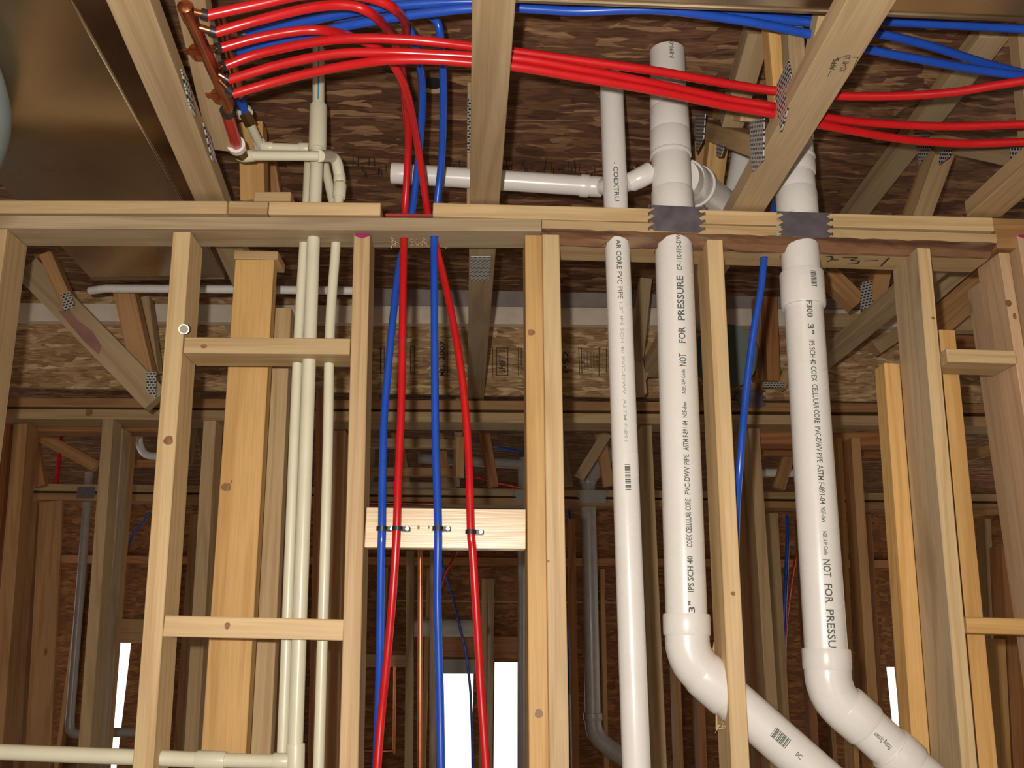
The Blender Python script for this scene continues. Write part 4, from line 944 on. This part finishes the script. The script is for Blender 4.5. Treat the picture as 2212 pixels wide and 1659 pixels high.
gv2 = tube('vent_pipe', [PY(1132, y_, YG) for y_ in (990, 1030, 1060, 1090, 1120, 1150, 1800)], wpx(PY(1132, 1300, Y3), 14), M['pvcg'], None, 'grey pipe hugging the doubled stud beside a white opening', 'pipe', seg=24)
jag('grey strap beside the doubled stud at the third wall', 1108, 1150, 1058, 1058, 1084, 1084, Y3-0.0025, 5, 7, 'frame')
gl = thing('vent_pipe', 'grey pipe dropping to an elbow beside the brown plank panel', 'pipe', (PY(151, 1560, YG).x, YG, 0.6))
gp3 = tube('pipe', [PY(193, 1020, YG), PY(190, 1060, YG), PY(187, 1100, YG), PY(184, 1140, YG), PY(151, 1556, YG)], wpx(PY(170, 1300, YG), 9), M['pvcg'], gl, seg=20, smoothpath=False)
tube('elbow', [PY(151, 1552, YG), PY(152, 1575, YG), PY(166, 1586, YG), PY(190, 1583, YG), PY(290, 1582, YG), PY(322, 1583, YG)], wpx(PY(170, 1300, YG), 9.5), M['pvcg'], gl, seg=20)
flat('dark strap on the grey pipe by the plank panel', (166, 1064), (204, 1064), 26, Y3-0.0025, M['strap'], 0.002, name='plate_strap', cat='strap')
tube('vent_pipe', [PY(298, 811, 4.5), PY(300, 930, 4.5), PY(302, 962, 4.5), PY(316, 982, 4.5), PY(345, 986, 4.5)], wpx(PY(310, 960, 4.5), 8), M['pvc'], None, 'pale curved trap bend high behind the heart knotted stud', 'pipe', seg=18)
pex([PY(133, 920, Y3+0.03), PY(131, 960, Y3+0.03), PY(121, 1052, Y3+0.03)], 'red', 'short orange red tube above the plank panel', None, r=wpx(PY(126, 1000, 5.0), 5), n=4)
cpt = tube('copper_tube', [PY(908, 1120, 2.9), PY(907, 1659, 2.9), Vector((PY(906, 1659, 2.9).x, 2.9, 0.0))], 0.0078, M['copper'], None, 'shiny copper tube standing between the red and straight blue tubes', 'tube', seg=18, smoothpath=False)
tube('copper_tube', [PY(853, 1440, Y3+0.01), PY(851, 1612, Y3+0.01), PY(846, 1622, Y3+0.01), PY(784, 1622, Y3+0.01)], 0.010, M['copper'], None, 'dim copper tube bending low beside the first blue tube', 'tube', seg=14, n=4)
tube('round_duct', [PY(890, 1357, YF-0.19), PY(1028, 1357, YF-0.19)], wpx(PY(960, 1357, YF-0.19), 19), plain('pale_duct', (0.50, 0.46, 0.40), 0.45, noise=0.15), None, 'pale round duct lying level above the first white opening', 'duct', seg=28)
flat('tan cross block behind the first blue and red tubes', (786, 1427), (880, 1428), 25, Y3+0.01, 'tan', 0.04, group=None, name='cross_block', cat='block')
YH = Y3+0.11
pex([PY(992, 1118, YH), PY(990, 1180, YH), PY(962, 1240, YH), PY(950, 1275, YH)], 'red', 'thin dark red tube hanging in the room behind the straight blue tube', None, n=6)
pex([PY(946, 1118, YH+0.05), PY(952, 1200, YH+0.05), PY(966, 1255, YH+0.05), PY(978, 1290, YH+0.05), PY(992, 1350, YH+0.05), PY(1004, 1400, YH+0.05), PY(1015, 1480, YH+0.05), PY(1019, 1560, YH+0.05), PY(1022, 1700, YH+0.05)], 'blue', 'thin dark blue tube curving across the first white opening', None, n=6)
pex([PY(1228, 1102, YH), PY(1236, 1190, YH), PY(1232, 1330, YH), PY(1226, 1500, YH)], 'blue', 'dark blue tube hanging close past the doubled stud', None, r=0.012, n=6)
pex([PY(1702, 1112, YH), PY(1700, 1200, YH), PY(1694, 1340, YH), PY(1690, 1500, YH)], 'blue', 'dark blue tube hanging before the collared pipe', None, r=0.013, n=6)
pex([PY(1736, 1114, YH+0.05), PY(1712, 1240, YH+0.05), PY(1698, 1360, YH+0.05), PY(1696, 1480, YH+0.05)], 'red', 'dark red tube crossing the hanging blue tube before the collared pipe', None, n=6)
pex([PY(322, 1106, YH), PY(318, 1115, YH), PY(285, 1160, YH), PY(258, 1225, YH)], 'blue', 'dim blue tube slanting beside the heart knotted stud', None, n=4)
tube('vent_pipe', [PY(1636, 1020, 4.9), PY(1745, 1022, 4.9), PY(1760, 1015, 4.9), PY(1762, 990, 4.9), PY(1762, 848, 4.9)], wpx(PY(1690, 1020, 4.9), 9), M['pvc'], None, 'pale level pipe behind the collared pipe', 'pipe', seg=18)
zt3 = PY(1106, 1075, Y3).z
for T in (gp, gv2, gp3):
    for bd in (w3a, w3b, w3c): bore_along(bd, T, zt3-0.35, zt3+0.2)
# marks on the sheathing above: the printed edge line and a drilled hole shown by flat discs
ceil = bpy.data.objects['ceiling']
rn2 = random.Random(11); L_ = []
for i in range(150):
    x = 720 + i*4.6 + rn2.uniform(-2, 2); y = 362 + 0.012*(x-720) + rn2.uniform(-16, 16)
    if rn2.random() < 0.6: L_.append([(x, y-rn2.uniform(3, 12)), (x+rn2.uniform(-1, 1), y+rn2.uniform(3, 12))])
    else: L_.append([(x, y), (x+rn2.uniform(5, 12), y+rn2.uniform(-1, 1))])
strokes(ceil, L_, lambda x, y: PZ(x, y, 1.3296), 0.0026, 'inkb', -ZA, 'printed_edge_marks')
strokes(ceil, [[(715, 252), (900, 256), (1100, 259), (1345, 262)]], lambda x, y: PZ(x, y, 1.3296), 0.0016, 'raw', -ZA, 'panel_joint')
hc = PZ(936, 186, 1.329); hr = wpx(hc, 22)
tube('hole_disc', [hc, hc+ZA*0.0006], hr*1.25, M['raw'], ceil, seg=24)
tube('hole_disc', [hc-ZA*0.0006+YA*-0.012, hc+YA*-0.012], hr*0.95, M['black'], ceil, seg=24)  # flat black disc paints the shade inside the hole

# far outside wall: framing
G4 = 'studs of the far outside wall'
zfp = min(PY(-300, 1214.5, YF-0.11).z, PY(2600, 1231.5, YF-0.11).z)-0.002
k = 0
for px in range(-40, 2260, 96):
    if any(a-12 < px < b+12 for a, b, t in ops) or 930 < px < 1130: continue
    k += 1
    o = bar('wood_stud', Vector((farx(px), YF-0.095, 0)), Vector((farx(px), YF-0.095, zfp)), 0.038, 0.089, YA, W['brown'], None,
            'dim stud against the far outside wall sheathing', 'stud', G4)
flat('top plate of the far outside wall', (-300, 1205), (2600, 1222), 17, YF-0.11, 'red', 0.10, name='plate_board')
flat('brown header over the two white openings', (948, 1396), (1125, 1398), 44, YF-0.1, 'red', 0.08, name='header_board')
flat('brown header by the white opening near the heart knotted stud', (225, 1362), (330, 1364), 50, YF-0.1, 'brown', 0.08, name='header_board')

# chewed wood: pale splinters round the drilled holes and torn edges where the pipe cuts through the stud
def splinters(par, px, py, Y, n, sx_, sy_, seed):
    rr = random.Random(seed); bm = bmesh.new(); O = PY(px, py, Y)
    for i in range(n):
        x_ = px+rr.uniform(-sx_, sx_)
        if min(abs(x_-872), abs(x_-938), abs(x_-948)) < 15: continue
        c = PY(x_, py+rr.uniform(-sy_, sy_), Y-rr.uniform(0.001, 0.006))-O
        d = Vector((rr.uniform(-1, 1), rr.uniform(-0.4, 0.1), rr.uniform(-1, 1))).normalized()*rr.uniform(0.003, 0.008)
        e = Vector((rr.uniform(-1, 1), rr.uniform(-1, 1), rr.uniform(-1, 1))).normalized()*0.0009
        f = d.cross(e).normalized()*0.0009
        v = [bm.verts.new(c+x) for x in (-d-e, -d+e, d*1.1+f, d)]
        for q in ((0,1,2), (0,2,3), (0,3,1), (1,3,2)): bm.faces.new([v[k] for k in q])
    return link('splinters', bm, M['raw'], Matrix.Translation(O), par)
splinters(plate_l, 872, 523, YW+0.035, 34, 26, 9, 1); splinters(plate_l, 940, 526, YW+0.035, 34, 24, 10, 2)
splinters(plate_l, 912, 524, YW+0.04, 14, 14, 5, 3)
splinters(s5, 1556, 1564, YW+0.02, 10, 10, 12, 6)
for pp in ([(1537, 1420), (1542, 1386), (1552, 1369), (1562, 1380), (1570, 1384), (1572, 1425), (1566, 1416)], [(1546, 1535), (1558, 1548), (1576, 1560), (1578, 1572), (1564, 1570), (1556, 1580), (1546, 1576)]):
    P_ = [PY(x, y, YW+0.092) for x, y in pp]; bm = bmesh.new(); vs = [bm.verts.new(p-P_[0]) for p in P_]; f = bm.faces.new(vs)
    ex = bmesh.ops.extrude_face_region(bm, geom=[f])
    for v in ex['geom']:
        if isinstance(v, bmesh.types.BMVert): v.co += Vector((0.004, 0.018, 0))
    bmesh.ops.recalc_face_normals(bm, faces=bm.faces[:])
    link('torn_edge', bm, W['light'], Matrix.Translation(P_[0]), s5)
knot(pl2, 192, 891, Y2, 8, 9); knot(gw, 500, 1040, 1.95, 2, 4)
